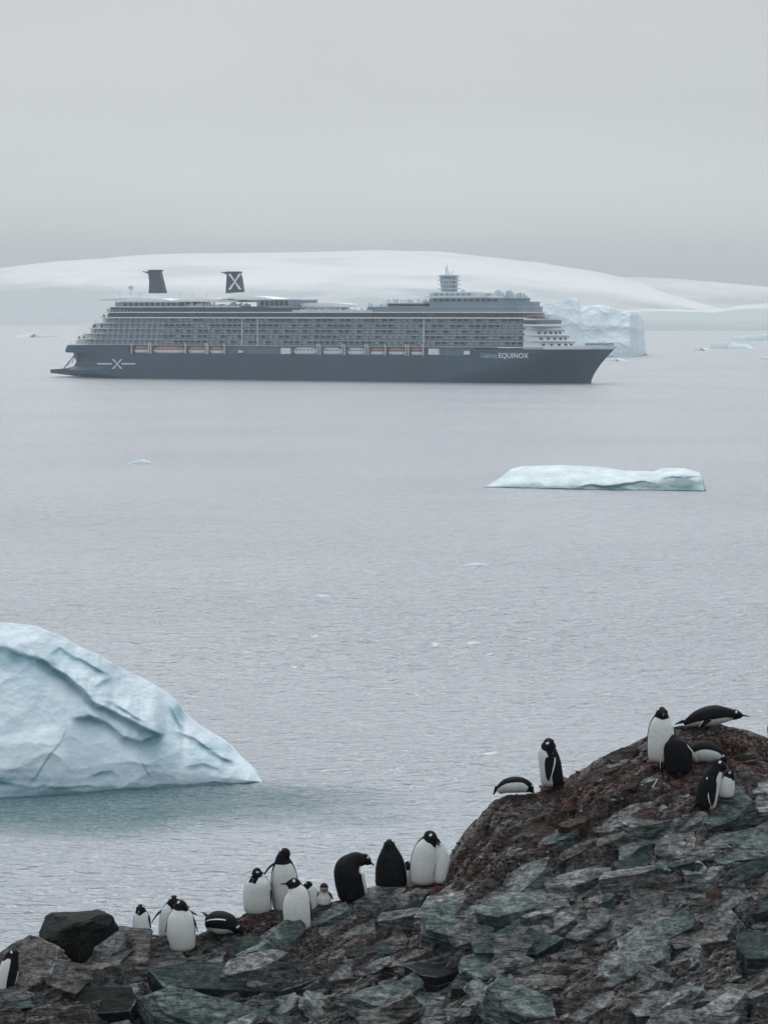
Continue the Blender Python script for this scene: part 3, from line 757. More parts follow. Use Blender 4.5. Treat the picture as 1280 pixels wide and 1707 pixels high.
# curved white roof domes
def dome(p0, p1, z0, h, w0, mat='shipwhite'):
    s0, s1 = S(p0, z0, CL), S(p1, z0, CL); n = 14; prof = [(s0, z0)]
    prof = [(s0+(s1-s0)*t, z0+h*math.sin(math.pi*t)**0.7) for t in np.linspace(1, 0, n)]
    MB().prism(prof[::-1], w0, BEAM-w0).build('roof_dome', M[mat], ship)
dome(176, 300, LV[8]+0.56, 1.6, 9); dome(300, 400, LV[8]+0.56, 1.3, 9); dome(380, 470, LV[8]+1.21, 1.5, 8)
dome(500, 590, LV[7]+1.2, 0.9, 13)
# terraces at the stern
for k in range(7):
    a = aft_px[k]; z = LV[k]
    band('stern_terrace', a-8, a+30, z-0.2, z+0.25, 'shipwhite', 1.2)
    m = MB(); s0 = S(a-7, z, 1.2)
    for i in range(9):
        ss = s0+i*2.1; m.box(ss, ss+0.16, 1.3, 1.46, z+.2, z+1.25)
    m.box(s0, s0+14, 1.3, 1.4, z+1.2, z+1.32); m.build('terrace_rail', M['shipwhite'], ship)
    m = MB()
    for i in range(6):
        ss = s0+rr.uniform(0, 11); hh = rr.uniform(1.3, 2.3); m.box(ss, ss+rr.uniform(.5, 1.3), 2.5+i, 3.5+i, z+.2, z+hh)
    tag(m.build('terrace_furniture', M['glassdark'] if k % 2 else M['shipgrey'], ship), kind='stuff')
# stern wall between terraces
for k in range(5): band('stern_wall', aft_px[k]+6, aft_px[k]+24, LV[k]+0.2, LV[k+1]-0.3, 'shipwhite', 4)
# front: white bridge and stepped wheelhouse front
for pn, z0, z1 in ((978, 16.62, 17.5), (964, 17.52, LV[1]), (954, LV[1]+.02, LV[2]), (945, LV[2]+.02, LV[3]), (936, LV[3]+.02, LV[3]+1.7)):
    nose('front_tier', 872, 884, pn, z0, z1-0.3, 'shipwhite', 0.6, 1.6)
    nose('deck_edge', 872, 885, pn-1, z1-0.28, z1-0.02, 'shipgrey', 0.4)
    if z0 > 17 and z1-z0 > 2:
        c, n_ = S(884, z0, 0.6), S(pn, z0, CL+3)
        for k_ in range(5):
            t = (0.25+0.14*k_)*math.pi/2; x_ = c+(n_-c)*math.sin(t)-0.9; y_ = 0.6+(CL-0.6)*(1-math.cos(t))**0.8
            MB().box(x_-1.0, x_+0.8, y_-0.3, y_+1.2, z0+0.8, z0+1.7).build('window', M['glassdark'], ship)
nose('bridge_wing', 872, 900, 936, LV[3]+1.7, LV[4]-0.12, 'shipwhite', -0.8)
nose('bridge_window', 874, 894, 922, LV[4]-0.1, LV[4]+1.8, 'glassdark', 0.6)
nose('front_tier', 872, 888, 912, LV[4]+1.82, LV[5]-0.28, 'shipwhite', 0.2)
band('foredeck_machinery', 975, 1014, 18.3, 19.6, 'super', 14, 22)
band('foredeck', 930, 1000, 16.7, 17.4, 'shipgrey', 9)

# funnels
def funnel(pts, w0, w1, name='funnel'):
    prof = [SP(x, y, CL) for x, y in pts][::-1]
    o = MB().prism(prof, CL-w0, CL+w1).build(name, M['funnel'], ship); return o
f1 = funnel([(249, 451), (267, 450), (270, 462), (276.5, 488.5), (250, 488.5), (251, 470)], 1.5, 1.5)
f2 = funnel([(380, 453), (400, 453), (403, 465), (406, 486.5), (378, 488.5), (379, 468)], 1.3, 1.3)
def fin(p, q, par):
    a = SP(*p, CL); b = SP(*q, CL); m = MB(); m.bar((a[0], CL-1.5, a[1]), (b[0], CL-1.5, b[1]), 0.28); m.bar((a[0], CL+1.5, a[1]), (b[0], CL+1.5, b[1]), 0.28)
    m.build('exhaust_pipe', M['funnel'], par)
fin((241, 452), (251, 456), f1); fin((371, 453), (381, 457), f2)
def cap(p0, p1, y0, y1, par):
    a = SP(p0, y1, CL); b = SP(p1, y0, CL); MB().box(a[0], b[0], CL-1.7, CL+1.7, a[1], b[1]).build('funnel_cap', M['glassdark'], par)
cap(249.5, 269.5, 449.3, 452, f1); cap(379, 401, 452, 455, f2)
# white X emblems: two crossing bars with flared ends
def emblem(cx, cy, h, w, par, wide=0.9, th=0.15):
    c = SP(cx, cy, w); a = SP(cx-h*wide/2, cy-h/2, w); b = SP(cx+h*wide/2, cy+h/2, w)
    dx = (b[0]-a[0])/2; dz = (a[1]-b[1])/2; x0, z0 = c; t = dx*0.34; m = MB()
    def stroke(sg):
        return [(x0-dx-t*0.55, z0-sg*dz), (x0-dx+t*0.9, z0-sg*dz), (x0+t*0.30, z0-t*0.0*sg), (x0+dx+t*0.55, z0+sg*dz), (x0+dx-t*0.9, z0+sg*dz), (x0-t*0.30, z0)]
    for sg, yy in ((1, 0), (-1, 0.012)):
        p = stroke(sg)
        if sg < 0: p = p[::-1]
        b0 = len(m.v); m.v += [(q[0], w-th+yy, q[1]) for q in p]+[(q[0], w, q[1]) for q in p]
        for tri in ((0, 1, 2, 5), (2, 3, 4, 5)): m.f.append(tuple(b0+i for i in tri)); m.f.append(tuple(b0+6+i for i in tri[::-1]))
        for i in range(6): m.f.append((b0+i, b0+6+i, b0+6+(i+1) % 6, b0+(i+1) % 6))
    return m.build('emblem', M['shipwhite'], par)
emblem(195.5, 606.5, 16, 0.0 - 0.02, ship, 0.95, 0.2)
emblem(391.5, 469, 26, CL-1.32, f2, 0.75)
for a, b in ((162, 187), (203, 226)): 
    p, q = SP(a, 607.5), SP(b, 604.8); MB().box(p[0], q[0], -0.14, -0.02, (p[1]+q[1])/2-.35, (p[1]+q[1])/2+.35).build('emblem_line', M['shipwhite'], ship)

# lettering on the bow
def text(body, p0, p1, ybase, ytop, bold, mat):
    cu = bpy.data.curves.new('lettering', 'FONT'); cu.body = body; cu.extrude = 0.05; cu.offset = bold; cu.space_character = 1.05
    o = bpy.data.objects.new('lettering', cu); COL.objects.link(o)
    dg = bpy.context.evaluated_depsgraph_get(); me = bpy.data.meshes.new_from_object(o.evaluated_get(dg)); bpy.data.objects.remove(o)
    co = np.zeros(len(me.vertices)*3); me.vertices.foreach_get('co', co); co = co.reshape(-1, 3)
    a = SP(p0, ybase); b = SP(p1, ybase); zt = SP(p0, ytop)[1]
    mn, mx = co.min(0), co.max(0)
    co[:, 0] = (co[:, 0]-mn[0])/(mx[0]-mn[0])*(b[0]-a[0])+a[0]
    co[:, 1] = (co[:, 1]-mn[1])/(mx[1]-mn[1])*(zt-a[1])+a[1]
    out = np.stack([co[:, 0], -0.12-co[:, 2]*0.5, co[:, 1]], 1)
    me.vertices.foreach_set('co', out.reshape(-1)); me.materials.clear(); me.update()
    return link('lettering', me, M[mat], ship)
text('Celebrity', 801, 829, 598.5, 588, 0.0, 'shipgrey')
text('EQUINOX', 831, 881, 598, 588, 0.022, 'shipwhite')

# mast, domes
mast = MB()
def bx(px0, py0, px1, py1, w0, w1, m):
    a = SP(px0, py1, CL); b = SP(px1, py0, CL); m.box(a[0], b[0], CL-w0, CL+w1, a[1], b[1])
bx(738, 463, 757, 489, 2, 2, mast); mast.prism([SP(x, y, CL) for x, y in ((737, 487), (761, 487), (762, 458), (734, 458))], CL-1.2, CL+1.2)
for y in (459, 466, 473, 480): bx(734, y, 764, y+1.6, 3.5, 3.5, mast)
for p, q in (((743, 458), (743, 446)), ((746, 458), (745, 441)), ((752, 458), (755, 451)), ((748, 458), (749, 452))):
    a, b = SP(*p, CL), SP(*q, CL); mast.bar((a[0], CL, a[1]), (b[0], CL, b[1]), 0.22)
mast.build('radar_mast', M['shipgrey'], ship)
for px, py, r in ((218, 479, 1.35), (830, 487, 1.7), (848, 487, 1.7), (862, 493, 1.1), (772, 485, 1.0)):
    a = SP(px, py, CL); m = MB().ball((a[0], CL, a[1]), r); m.bar((a[0], CL, a[1]-r-2.6), (a[0], CL, a[1]), 0.3, 6)
    m.build('satellite_dome', M['shipgrey'], ship, True)
m = MB()
for px in (200, 233, 300, 321, 345, 420, 640, 655, 680, 705, 780, 795, 811, 855, 875):
    a = SP(px, 486 if px < 500 else 497, CL); m.bar((a[0], CL, a[1]-4), (a[0], CL, a[1]), 0.12)
tag(m.build('aerials', M['shipgrey'], ship), kind='stuff')

# davits as part of the ship; boats are things of their own hung from them
for px in (219, 248, 251, 309, 343, 346, 374, 529, 533, 570, 574, 609, 613, 642, 676, 680, 705):
    s = S(px, 16); MB().box(s, s+0.32, -0.5, 0.5, 13.0, 18.3).box(s-.05, s+0.37, -1.0, -0.51, 17.6, 18.5).build('davit', M['shipwhite'], ship)
bands = (468, 527)
band('tender_platform', 468, 484, 13.4, 16.5, 'shipwhite', 0.1, 3)
band('tender_platform', 714, 731, 13.6, 16.6, 'shipwhite', 0.1, 3)
band('shell_door', 773, 783, 13.8, 15.6, 'shipwhite', 0.1, 3)
band('shell_door', 397, 404, 13.9, 15.0, 'shipwhite', -0.1, 3)
def boat(p0, p1, orange, label):
    s0, s1 = S(p0, 15), S(p1, 15); L = s1-s0; zc = 14.0
    loc = SHIP_O+sx_*(s0+L/2)+sy_*1.3+Vector((0, 0, zc))
    root = empty('lifeboat', loc, (0, 0, SHIP_A)); tag(root, label, 'lifeboat', 'lifeboats hung along the ship’s side')
    def loft(zs, top, nm, mt):
        V = []; F = []; n = 14
        for z, k, wd in zs:
            for side in (-1, 1):
                for j in range(n):
                    u = -1+2*j/(n-1); y = side*wd*(1-abs(u)**3.0)**0.8
                    V.append((u*L/2*k, y, z))
        for i in range(len(zs)-1):
            a = i*2*n; b = a+2*n
            for j in range(n-1):
                F.append((a+j, a+j+1, b+j+1, b+j)); F.append((a+n+j+1, a+n+j, b+n+j, b+n+j+1))
        a = (len(zs)-1)*2*n
        for j in range(n-1): F.append((a+j, a+j+1, a+n+j+1, a+n+j)); F.append((j+1, j, n+j, n+j+1))
        me = mesh_from(nm, V, F); link(nm, me, M[mt], root)
    loft([(-0.8, 0.78, 0.9), (-0.2, 0.93, 1.55), (0.85, 1.0, 1.75)], 0, 'boat_hull', 'shipwhite')
    loft([(0.86, 0.98, 1.7), (2.0, 0.9, 1.45), (2.8, 0.75, 0.8)], 1, 'canopy', 'boatorange' if orange else 'shipgrey')
    m = MB()
    for u in np.linspace(-0.6, 0.6, 5): m.box(u*L/2-.4, u*L/2+.4, -1.66, -1.5, 1.3, 1.8)
    m.build('cabin_window', M['glassdark'], root)
for p0, p1, o_, lb in ((222, 247, 1, 'short orange topped lifeboat nearest the stern of the ship'), (253, 308, 1, 'longest orange topped lifeboat, below the rear funnel'),
                       (312, 342, 1, 'orange topped lifeboat third from the stern, left of the lattice funnel'), (348, 373, 1, 'orange topped lifeboat just below the funnel bearing the white X'),
                       (487, 528, 0, 'white tender boat beside the pale platform amidships'), (536, 569, 0, 'white tender boat in the middle of three pale ones'),
                       (577, 608, 0, 'white tender boat next to the forward orange lifeboats'), (615, 641, 1, 'orange topped lifeboat, rearmost of the forward three'),
                       (645, 675, 1, 'orange topped lifeboat, middle of the forward three'), (683, 704, 1, 'orange topped lifeboat nearest the bow, beside a white box')):
    boat(p0, p1, o_, lb)

# ------------------------------------------------------------------ rocky hillside
sil = np.array([(-900, 1800), (-300, 1700), (0, 1640), (40, 1620), (70, 1600), (130, 1575), (200, 1553), (260, 1560), (330, 1560), (385, 1538), (420, 1520), (450, 1513), (500, 1517), (540, 1504), (600, 1488),
                (650, 1480), (700, 1472), (738, 1466), (750, 1425), (775, 1385), (800, 1358), (822, 1337), (850, 1324), (890, 1320), (930, 1312), (950, 1292),
                (1000, 1264), (1040, 1247), (1075, 1230), (1110, 1218), (1150, 1208), (1195, 1206), (1235, 1215), (1280, 1232), (1400, 1255), (1800, 1300), (2600, 1350)], float)
Yr_k = np.array([(-900, 26), (0, 27.3), (300, 28.0), (600, 28.4), (900, 28.9), (1280, 29.4), (2600, 30)], float)
Yb_k = np.array([(-900, 25), (0, 26.0), (300, 26.3), (600, 26.0), (900, 25.3), (1280, 24.6), (2600, 24)], float)
stain_blobs = [(1180, 1240, 120, 36, 1.0), (1080, 1290, 110, 50, 0.9), (950, 1320, 110, 40, 0.9), (1000, 1370, 170, 50, 0.55), (830, 1410, 90, 35, 0.6),
               (450, 1540, 60, 22, 1.0), (700, 1485, 60, 14, 0.8), (1230, 1270, 80, 40, 0.9), (780, 1450, 60, 30, .6), (1190, 1440, 140, 50, 0.25),
               (640, 1580, 80, 40, 0.35), (540, 1520, 40, 20, .5), (950, 1640, 120, 60, 0.2), (950,1510,60,20,0.5), (205, 1560, 30, 30, .8)]
def terrain_height(X, Y, fine=True):
    zc = 0.9966*Y+0.53
    px = 640+FOC*X/zc
    ys = np.interp(px, sil[:, 0], sil[:, 1])
    Yr = np.interp(px, Yr_k[:, 0], Yr_k[:, 1]); Yb = np.interp(px, Yb_k[:, 0], Yb_k[:, 1])
    def zpix(py, Yv):
        v = (853.5-py)/FOC; dy = math.cos(PITCH)+v*math.sin(PITCH); dz = -math.sin(PITCH)+v*math.cos(PITCH)
        return CAM_H+dz*Yv/dy
    zs = zpix(ys, Yr); zb = zpix(1707.0, Yb)
    t = (Y-Yb)/(Yr-Yb)
    z = zb+(zs-zb)*t
    zf = zb-(Yb-Y)*0.05; zfar = 33.0-0.28*Y                  # towards the camera: a gentle gully, then up to the viewer's feet
    z = np.where(t < 0, np.where(Y < 20, np.minimum(zfar, 33.2-0.29*Y), zf), z)
    near = zb-(Yb-20)*0.05
    z = np.where((Y < 20), np.minimum(33.0-(33.0-near)*(np.clip(Y, 0, 20)/20)**0.85, 33.6-0.315*Y), z)
    back = zs-(Y-Yr)*0.75-0.25*(Y-Yr)**2*0.02
    z = np.where(t > 1, back, z)
    if not fine: return z, px, t
    ca, sa = math.cos(R(26)), math.sin(R(26))
    a = X*ca+Y*sa; b = -X*sa+Y*ca
    wa = fbm(X*0.9, Y*0.9, seed=21, octv=3)*0.25; wb = fbm(X*0.9+9, Y*0.9, seed=22, octv=3)*0.18
    rel = 0
    ridge = sstep(1.35, 0.75, t)*sstep(-2.5, -0.5, t)
    for sc, asp, amp, sd, tilt in ((1.15, 0.42, 0.20, 31, 0.7), (0.45, 0.40, 0.075, 32, 0.6), (0.16, 0.42, 0.024, 33, 0.6), (0.06, 0.5, 0.008, 34, 0.6)):
        A = (a+wa)/sc; B = (b+wb)/(sc*asp)
        cx, cy, r1, r2, r3, f1, f2 = worley(A, B, sd)
        rel = rel+amp*((r1-0.5)*1.1-(B-cy)*tilt*0.9+(A-cx)*(r2-0.5)*0.8)
        rel = rel-amp*0.8*sstep(0.10, 0.0, f2-f1)
    rel = rel+fbm(X*3, Y*3, seed=41, octv=6, gain=0.5)*0.04
    k = sstep(0.0, 0.18, np.abs(t-1.0))*0.85+0.15
    sm = np.clip((Y-14)/6, 0.2, 1)
    return z+(rel*k)*sm, px, t
def axis(lo, a, b, hi, d):
    fine = np.arange(a, b, d); out = [fine]
    left = []; x = a; s = d
    while x > lo: s *= 1.35; x -= s; left.append(x)
    right = []; x = b; s = d
    while x < hi: s *= 1.35; x += s; right.append(x)
    return np.concatenate([np.array(left[::-1]), fine, np.array(right)])
ax = axis(-70, -5.6, 5.8, 70, 0.017); ay = axis(-25, 24.0, 30.6, 95, 0.017)
GX, GY = np.meshgrid(ax, ay, indexing='ij')
GZ, GPX, GT = terrain_height(GX, GY)
GZ = np.maximum(GZ, -0.8)
P = np.stack([GX, GY, GZ], -1)
# pixel row of every ground point, for the stain map
zc_ = GY*math.cos(PITCH)-(GZ-CAM_H)*math.sin(PITCH); yc_ = GY*math.sin(PITCH)+(GZ-CAM_H)*math.cos(PITCH)
PYg = 853.5-FOC*yc_/np.maximum(zc_, 0.5)
stain = np.zeros_like(GX)
for cx, cy, rx, ry, s_ in stain_blobs: stain = np.maximum(stain, s_*np.exp(-((GPX-cx)/rx)**2-((PYg-cy)/ry)**2))
me = grid_mesh('rocky_hillside', P, smooth=False); set_attr(me, 'stain', np.clip(stain*1.3, 0, 1).reshape(-1))
hill = tag(link('rocky_hillside', me, M['hill']), kind='structure', label='dark layered rock slope with reddish guano stains where penguins stand')
# coarse copy for ray hits
st_ = 3
gi = np.arange(0, len(ax), st_); gj = np.arange(0, len(ay), st_)
Pc = P[np.ix_(gi, gj)]; nu, nv = Pc.shape[:2]; ii = np.arange(nu*nv).reshape(nu, nv)
Q = np.stack([ii[:-1, :-1], ii[1:, :-1], ii[1:, 1:], ii[:-1, 1:]], -1).reshape(-1, 4)
BVH = BVHTree.FromPolygons(Pc.reshape(-1, 3).tolist(), Q.tolist())
def ground(px, py):
    d = ray(px, py); h = BVH.ray_cast(CO, d)
    for k in range(40):
        if h[0] is not None and h[0].y < 34: return h[0], h[1]
        py += 3; h = BVH.ray_cast(CO, ray(px, py))
    return at(px, py, 28), Vector((0, 0, 1))

# ------------------------------------------------------------------ stones
def rock_mesh(seed, cuts=2, flat=1.0, angular=0.75, npts=16, noise=0.06):
    rnd = random.Random(seed); bm = bmesh.new()
    for i in range(npts):
        v = Vector((rnd.gauss(0, 1), rnd.gauss(0, 1), rnd.gauss(0, 1))).normalized()
        mm = max(abs(v.x), abs(v.y), abs(v.z)); v = v*(1-angular)+v/mm*angular*0.85
        bm.verts.new(v*rnd.uniform(0.8, 1.0))
    r = bmesh.ops.convex_hull(bm, input=bm.verts)
    bmesh.ops.delete(bm, geom=[g for g in r['geom_interior'] if isinstance(g, bmesh.types.BMVert)], context='VERTS')
    if cuts:
        bmesh.ops.bevel(bm, geom=list(bm.edges), offset=0.045, segments=1, affect='EDGES', profile=0.5)
        bmesh.ops.triangulate(bm, faces=bm.faces)
        bmesh.ops.subdivide_edges(bm, edges=list(bm.edges), cuts=cuts, use_grid_fill=True)
        co = np.array([v.co[:] for v in bm.verts])
        n1 = fbm(co[:, 0]*1.6+seed, co[:, 1]*1.6, co[:, 2]*4.5, seed=seed % 97, octv=5, gain=0.6)
        lay = np.sign(np.sin((co[:, 2]+0.25*n1)*17))*0.018            # bedding steps round the edges
        for v, a_, l_ in zip(bm.verts, n1, lay):
            d = v.co.normalized(); v.co += d*(a_*noise*1.6)+Vector((d.x, d.y, 0))*l_
    me = bpy.data.meshes.new('stone'); bm.to_mesh(me); bm.free(); return me

def slab_mesh(seed, cuts=2, noise=0.04, layers=None):
    """angular slab: irregular polygon layers lying on each other, with chipped, paler worn edges (second material)"""
    rnd = random.Random(seed); bm = bmesh.new(); nl = layers or rnd.choice((1, 2, 2, 3)); nc = rnd.choice((5, 6, 6, 7, 8))
    base = []
    for i in range(nc):
        a = 2*math.pi*(i+rnd.uniform(-0.32, 0.32))/nc; q = max(abs(math.cos(a)), abs(math.sin(a)))
        rad = rnd.uniform(0.82, 1.0)*(0.55+0.45/q); base.append((math.cos(a)*rad, math.sin(a)*rad))
    z = -1.0; zs = sorted([rnd.uniform(-0.6, 0.7) for _ in range(nl-1)])+[1.0]; tx, ty = rnd.uniform(-.18, .18), rnd.uniform(-.18, .18)
    for k, z1 in enumerate(zs):
        ox, oy = rnd.uniform(-.07, .07)*k, rnd.uniform(-.02, .12)*k; sc = 1-0.05*k*rnd.random()
        poly = [((x*sc*rnd.uniform(.93, 1.05)+ox), (y*sc*rnd.uniform(.93, 1.05)+oy)) for x, y in base]
        lo = [bm.verts.new((x*1.02, y*1.02, z-0.03+(tx*x+ty*y)*0.5)) for x, y in poly]
        hi = [bm.verts.new((x, y, z1+(tx*x+ty*y)*0.5)) for x, y in poly]
        bm.faces.new(lo[::-1]); bm.faces.new(hi)
        for i in range(nc): j = (i+1) % nc; bm.faces.new((lo[i], lo[j], hi[j], hi[i]))
        z = z1
    for f in bm.faces: f.material_index = 0
    r_ = bmesh.ops.bevel(bm, geom=list(bm.edges), offset=0.035, segments=1, affect='EDGES', profile=0.5)
    for f in r_['faces']: f.material_index = 1 if rnd.random() < 0.6 else 0
    if cuts:
        bmesh.ops.triangulate(bm, faces=bm.faces)
        lng = [e for e in bm.edges if e.calc_length() > 0.3]
        bmesh.ops.subdivide_edges(bm, edges=lng, cuts=cuts)
        bmesh.ops.triangulate(bm, faces=bm.faces)
        if cuts > 2:
            lng = [e for e in bm.edges if e.calc_length() > 0.25]; bmesh.ops.subdivide_edges(bm, edges=lng, cuts=1); bmesh.ops.triangulate(bm, faces=bm.faces)
        co = np.array([v.co[:] for v in bm.verts])
        n1 = fbm(co[:, 0]*2.2+seed, co[:, 1]*2.2, co[:, 2]*2, seed=seed % 89, octv=4, gain=0.6)
        n2 = fbm(co[:, 0]*2.2+seed, co[:, 1]*2.2+9, co[:, 2]*2, seed=seed % 83+3, octv=4, gain=0.6)
        for v, a_, b_ in zip(bm.verts, n1, n2): v.co += Vector((v.co.x*a_*noise*2.2, v.co.y*b_*noise*2.2, b_*noise*3.2))
    me = bpy.data.meshes.new('stone'); bm.to_mesh(me); bm.free(); return me
EDGE = {'grey': 'pale', 'teal': 'edgeteal', 'darkteal': 'teal', 'hill': 'grey', 'brown': 'grey', 'pale': 'edgepale', 'black': 'teal'}
M['edgeteal'] = rock_mat('worn_green_edge', (0.08, 0.11, 0.11), (0.38, 0.44, 0.435), (0.10, 0.15, 0.15), 0.3)
M['edgepale'] = rock_mat('worn_pale_edge', (0.14, 0.15, 0.15), (0.36, 0.38, 0.38), (0.18, 0.22, 0.22), 0.2)

PXM = FOC
def place_rock(px, py, w, h, ang, mat, seed, thick=0.45, depth=None, lift=0.0, angular=0.8, cuts=3, name='stone', parent=None, tilt=None, label=None, cat=None, yaw=0.0, group=None, noise=0.06):
    """w, h: size on the photo in px; ang: rise of the long axis to the right (deg); thick: share of h that is the edge face"""
    g, nrm = ground(px, py); m = g.y/PXM
    if angular >= 0.62: w *= 0.9; h *= 0.8
    W = w*m/2; H = h*m/2
    dep = max(depth or 0, h*1.35)*m/2
    if angular < 0.62: me = rock_mesh(seed, cuts, angular=angular, noise=noise); me.materials.append(M[mat])
    else: me = slab_mesh(seed, cuts, noise*0.7); me.materials.append(M[mat]); me.materials.append(M[EDGE[mat]])
    o = bpy.data.objects.new(name, me); COL.objects.link(o)
    til = R(24) if tilt is None else R(tilt)                  # the top face leans towards the camera
    rot = Matrix.Rotation(R(yaw), 3, 'Z') @ Matrix.Rotation(-R(ang), 3, 'Y') @ Matrix.Rotation(til, 3, 'X')
    th = max(h*m*thick/2, 0.01)
    o.matrix_world = Matrix.Translation(g+Vector((0, dep*0.35, lift*m))) @ rot.to_4x4() @ Matrix.Diagonal((W*1.08, dep, th, 1))
    if parent is not None:
        mw = o.matrix_world.copy(); o.parent = parent; o.matrix_parent_inverse = Matrix.Identity(4); o.matrix_basis = mw
    if label: tag(o, label, cat, group)
    return o

# stones that stand out, each a thing of its own
place_rock(128, 1568, 150, 125, 8, 'black', 101, thick=1.0, depth=120, tilt=10, angular=0.6, name='boulder', label='black rounded boulder at the water side, bottom left', cat='boulder', cuts=5, lift=-4)
place_rock(205, 1592, 110, 110, -18, 'hill', 102, thick=0.9, depth=90, tilt=20, angular=0.6, name='boulder', label='rough grey boulder leaning against the black boulder', cat='boulder', cuts=5, lift=-4)
place_rock(45, 1665, 170, 150, 25, 'hill', 103, thick=0.8, depth=110, tilt=35, name='boulder', label='rough grey rock in front of the penguin at the left edge', cat='boulder', cuts=5)
place_rock(405, 1652, 350, 80, -2, 'darkteal', 104, thick=0.9, depth=90, tilt=25, name='rock_slab', label='wide dark green slab below the penguins at lower left', cat='rock slab', cuts=6, angular=0.95, noise=0.03)
place_rock(365, 1712, 300, 74, -14, 'teal', 105, thick=0.8, depth=60, tilt=38, name='rock_slab', label='grey green slab with a pale right edge at the bottom left', cat='rock slab', cuts=6, angular=0.95, noise=0.03)
place_rock(910, 1507, 190, 36, 4, 'pale', 111, thick=0.55, depth=70, tilt=30, lift=7, name='rock_slab', label='long thin pale slab shaped like a blade, middle of the slope', cat='rock slab', cuts=4, angular=0.55)
place_rock(1185, 1372, 180, 70, 22, 'teal', 113, thick=0.5, depth=80, tilt=34, lift=4, name='rock_slab', label='green grey slab just below the penguin facing right', cat='rock slab', cuts=5, angular=0.8)
place_rock(1052, 1622, 160, 74, 30, 'pale', 119, thick=0.55, depth=80, tilt=40, lift=3, name='rock_slab', label='cracked pale slab tilted steeply at the lower right', cat='rock slab', cuts=5, angular=0.85)
place_rock(1262, 1612, 75, 95, 6, 'darkteal', 124, thick=0.9, depth=60, tilt=20, lift=3, name='boulder', label='dark green block at the right edge of the picture', cat='boulder', cuts=4)
place_rock(715, 1640, 110, 62, -6, 'black', 120, thick=0.8, depth=60, tilt=10, name='boulder', label='black stone wedged between slabs at the bottom centre', cat='boulder', cuts=4)  # near-black stone filling the gap between slabs
place_rock(802, 1622, 85, 84, 10, 'teal', 121, thick=0.9, depth=60, tilt=25, lift=2, name='boulder', label='rounded green grey stone beside the black stone', cat='boulder', cuts=4, angular=0.5)
place_rock(640, 1504, 130, 62, 6, 'grey', 107, thick=0.7, depth=70, tilt=18, lift=-1, name='boulder', label='smooth grey stone under the upright black backed penguin', cat='boulder', cuts=5, angular=0.6)

hero = [ # px py w h ang mat thick depth lift
 (280,1664,170,60,4,'grey',.6,60,0),(250,1612,150,50,-4,'hill',.6,60,0),(180,1680,150,60,6,'black',.7,50,0),(110,1640,90,70,-20,'hill',.8,60,0),
 (770,1528,210,66,10,'grey',.5,80,2),(745,1560,120,90,0,'teal',.95,60,2),(862,1578,180,58,8,'teal',.5,60,2),(905,1455,330,62,20,'grey',.45,80,2),
 (1242,1432,150,62,10,'teal',.6,70,6),(1070,1440,120,44,22,'pale',.55,60,4),(1106,1462,48,44,0,'teal',.9,40,3),(1156,1457,50,42,5,'pale',.9,40,3),
 (1110,1508,180,78,4,'grey',.8,80,2),(1010,1548,72,56,-5,'grey',.9,50,3),(1075,1560,80,70,10,'hill',.9,50,2),(1190,1560,130,70,28,'grey',.6,60,2),
 (690,1684,260,74,-2,'teal',.8,50,2),(865,1694,150,84,-22,'teal',.9,50,3),(950,1540,110,56,4,'hill',.7,50,0),(1060,1370,130,50,20,'grey',.6,60,0),
 (865,1385,120,44,18,'brown',.6,50,-4),(1000,1300,140,40,24,'brown',.5,60,0),(1262,1318,90,34,2,'pale',.6,50,0),
 (930,1300,70,30,20,'hill',.6,40,0),(1100,1680,130,50,12,'grey',.6,50,0),(990,1690,110,50,30,'grey',.7,50,0),(1200,1670,150,56,10,'hill',.6,50,0),
 (900,1650,140,50,4,'hill',.6,50,0),(600,1620,140,50,22,'grey',.6,60,0),(570,1560,170,44,14,'grey',.5,60,2),(560,1535,90,22,12,'grey',.5,40,0),
 (690,1590,140,44,26,'hill',.6,60,0),(960,1610,120,40,10,'hill',.6,50,0),(1220,1500,110,50,10,'brown',.7,50,0),(1255,1360,80,40,5,'grey',.7,50,3),
 (880,1405,130,40,26,'brown',.5,60,0),(1130,1420,90,40,14,'grey',.6,50,2),(740,1500,80,30,16,'brown',.6,40,0),(840,1480,120,36,22,'grey',.5,50,1),
 (1150,1610,80,50,35,'grey',.6,40,2),(60,1610,70,60,30,'grey',.8,50,0),(320,1590,160,34,-2,'hill',.6,50,-2),(430,1580,120,30,0,'darkteal',.6,50,0),
 (1090,1645,70,60,55,'grey',.5,40,2),(530,1690,90,70,-40,'pale',.35,30,4),(800,1660,60,40,-30,'pale',.5,30,3),(1130,1715,120,50,6,'grey',.5,50,0),
 (1040,1410,80,34,20,'teal',.6,50,3),(960,1345,90,40,16,'brown',.7,50,0),(1080,1335,100,40,14,'brown',.6,50,-1),(1230,1260,80,26,8,'brown',.6,40,0),
]
for i, (px, py, w, h, an, mt, th, dp, lf) in enumerate(hero):
    place_rock(px, py, w, h, an, mt, 200+i, thick=th, depth=dp*1.25, lift=lf-2, tilt=12+(i*11) % 34, angular=0.60+0.05*(i % 7), cuts=4 if w > 90 else 3, parent=hill, yaw=(i*13) % 24-12)
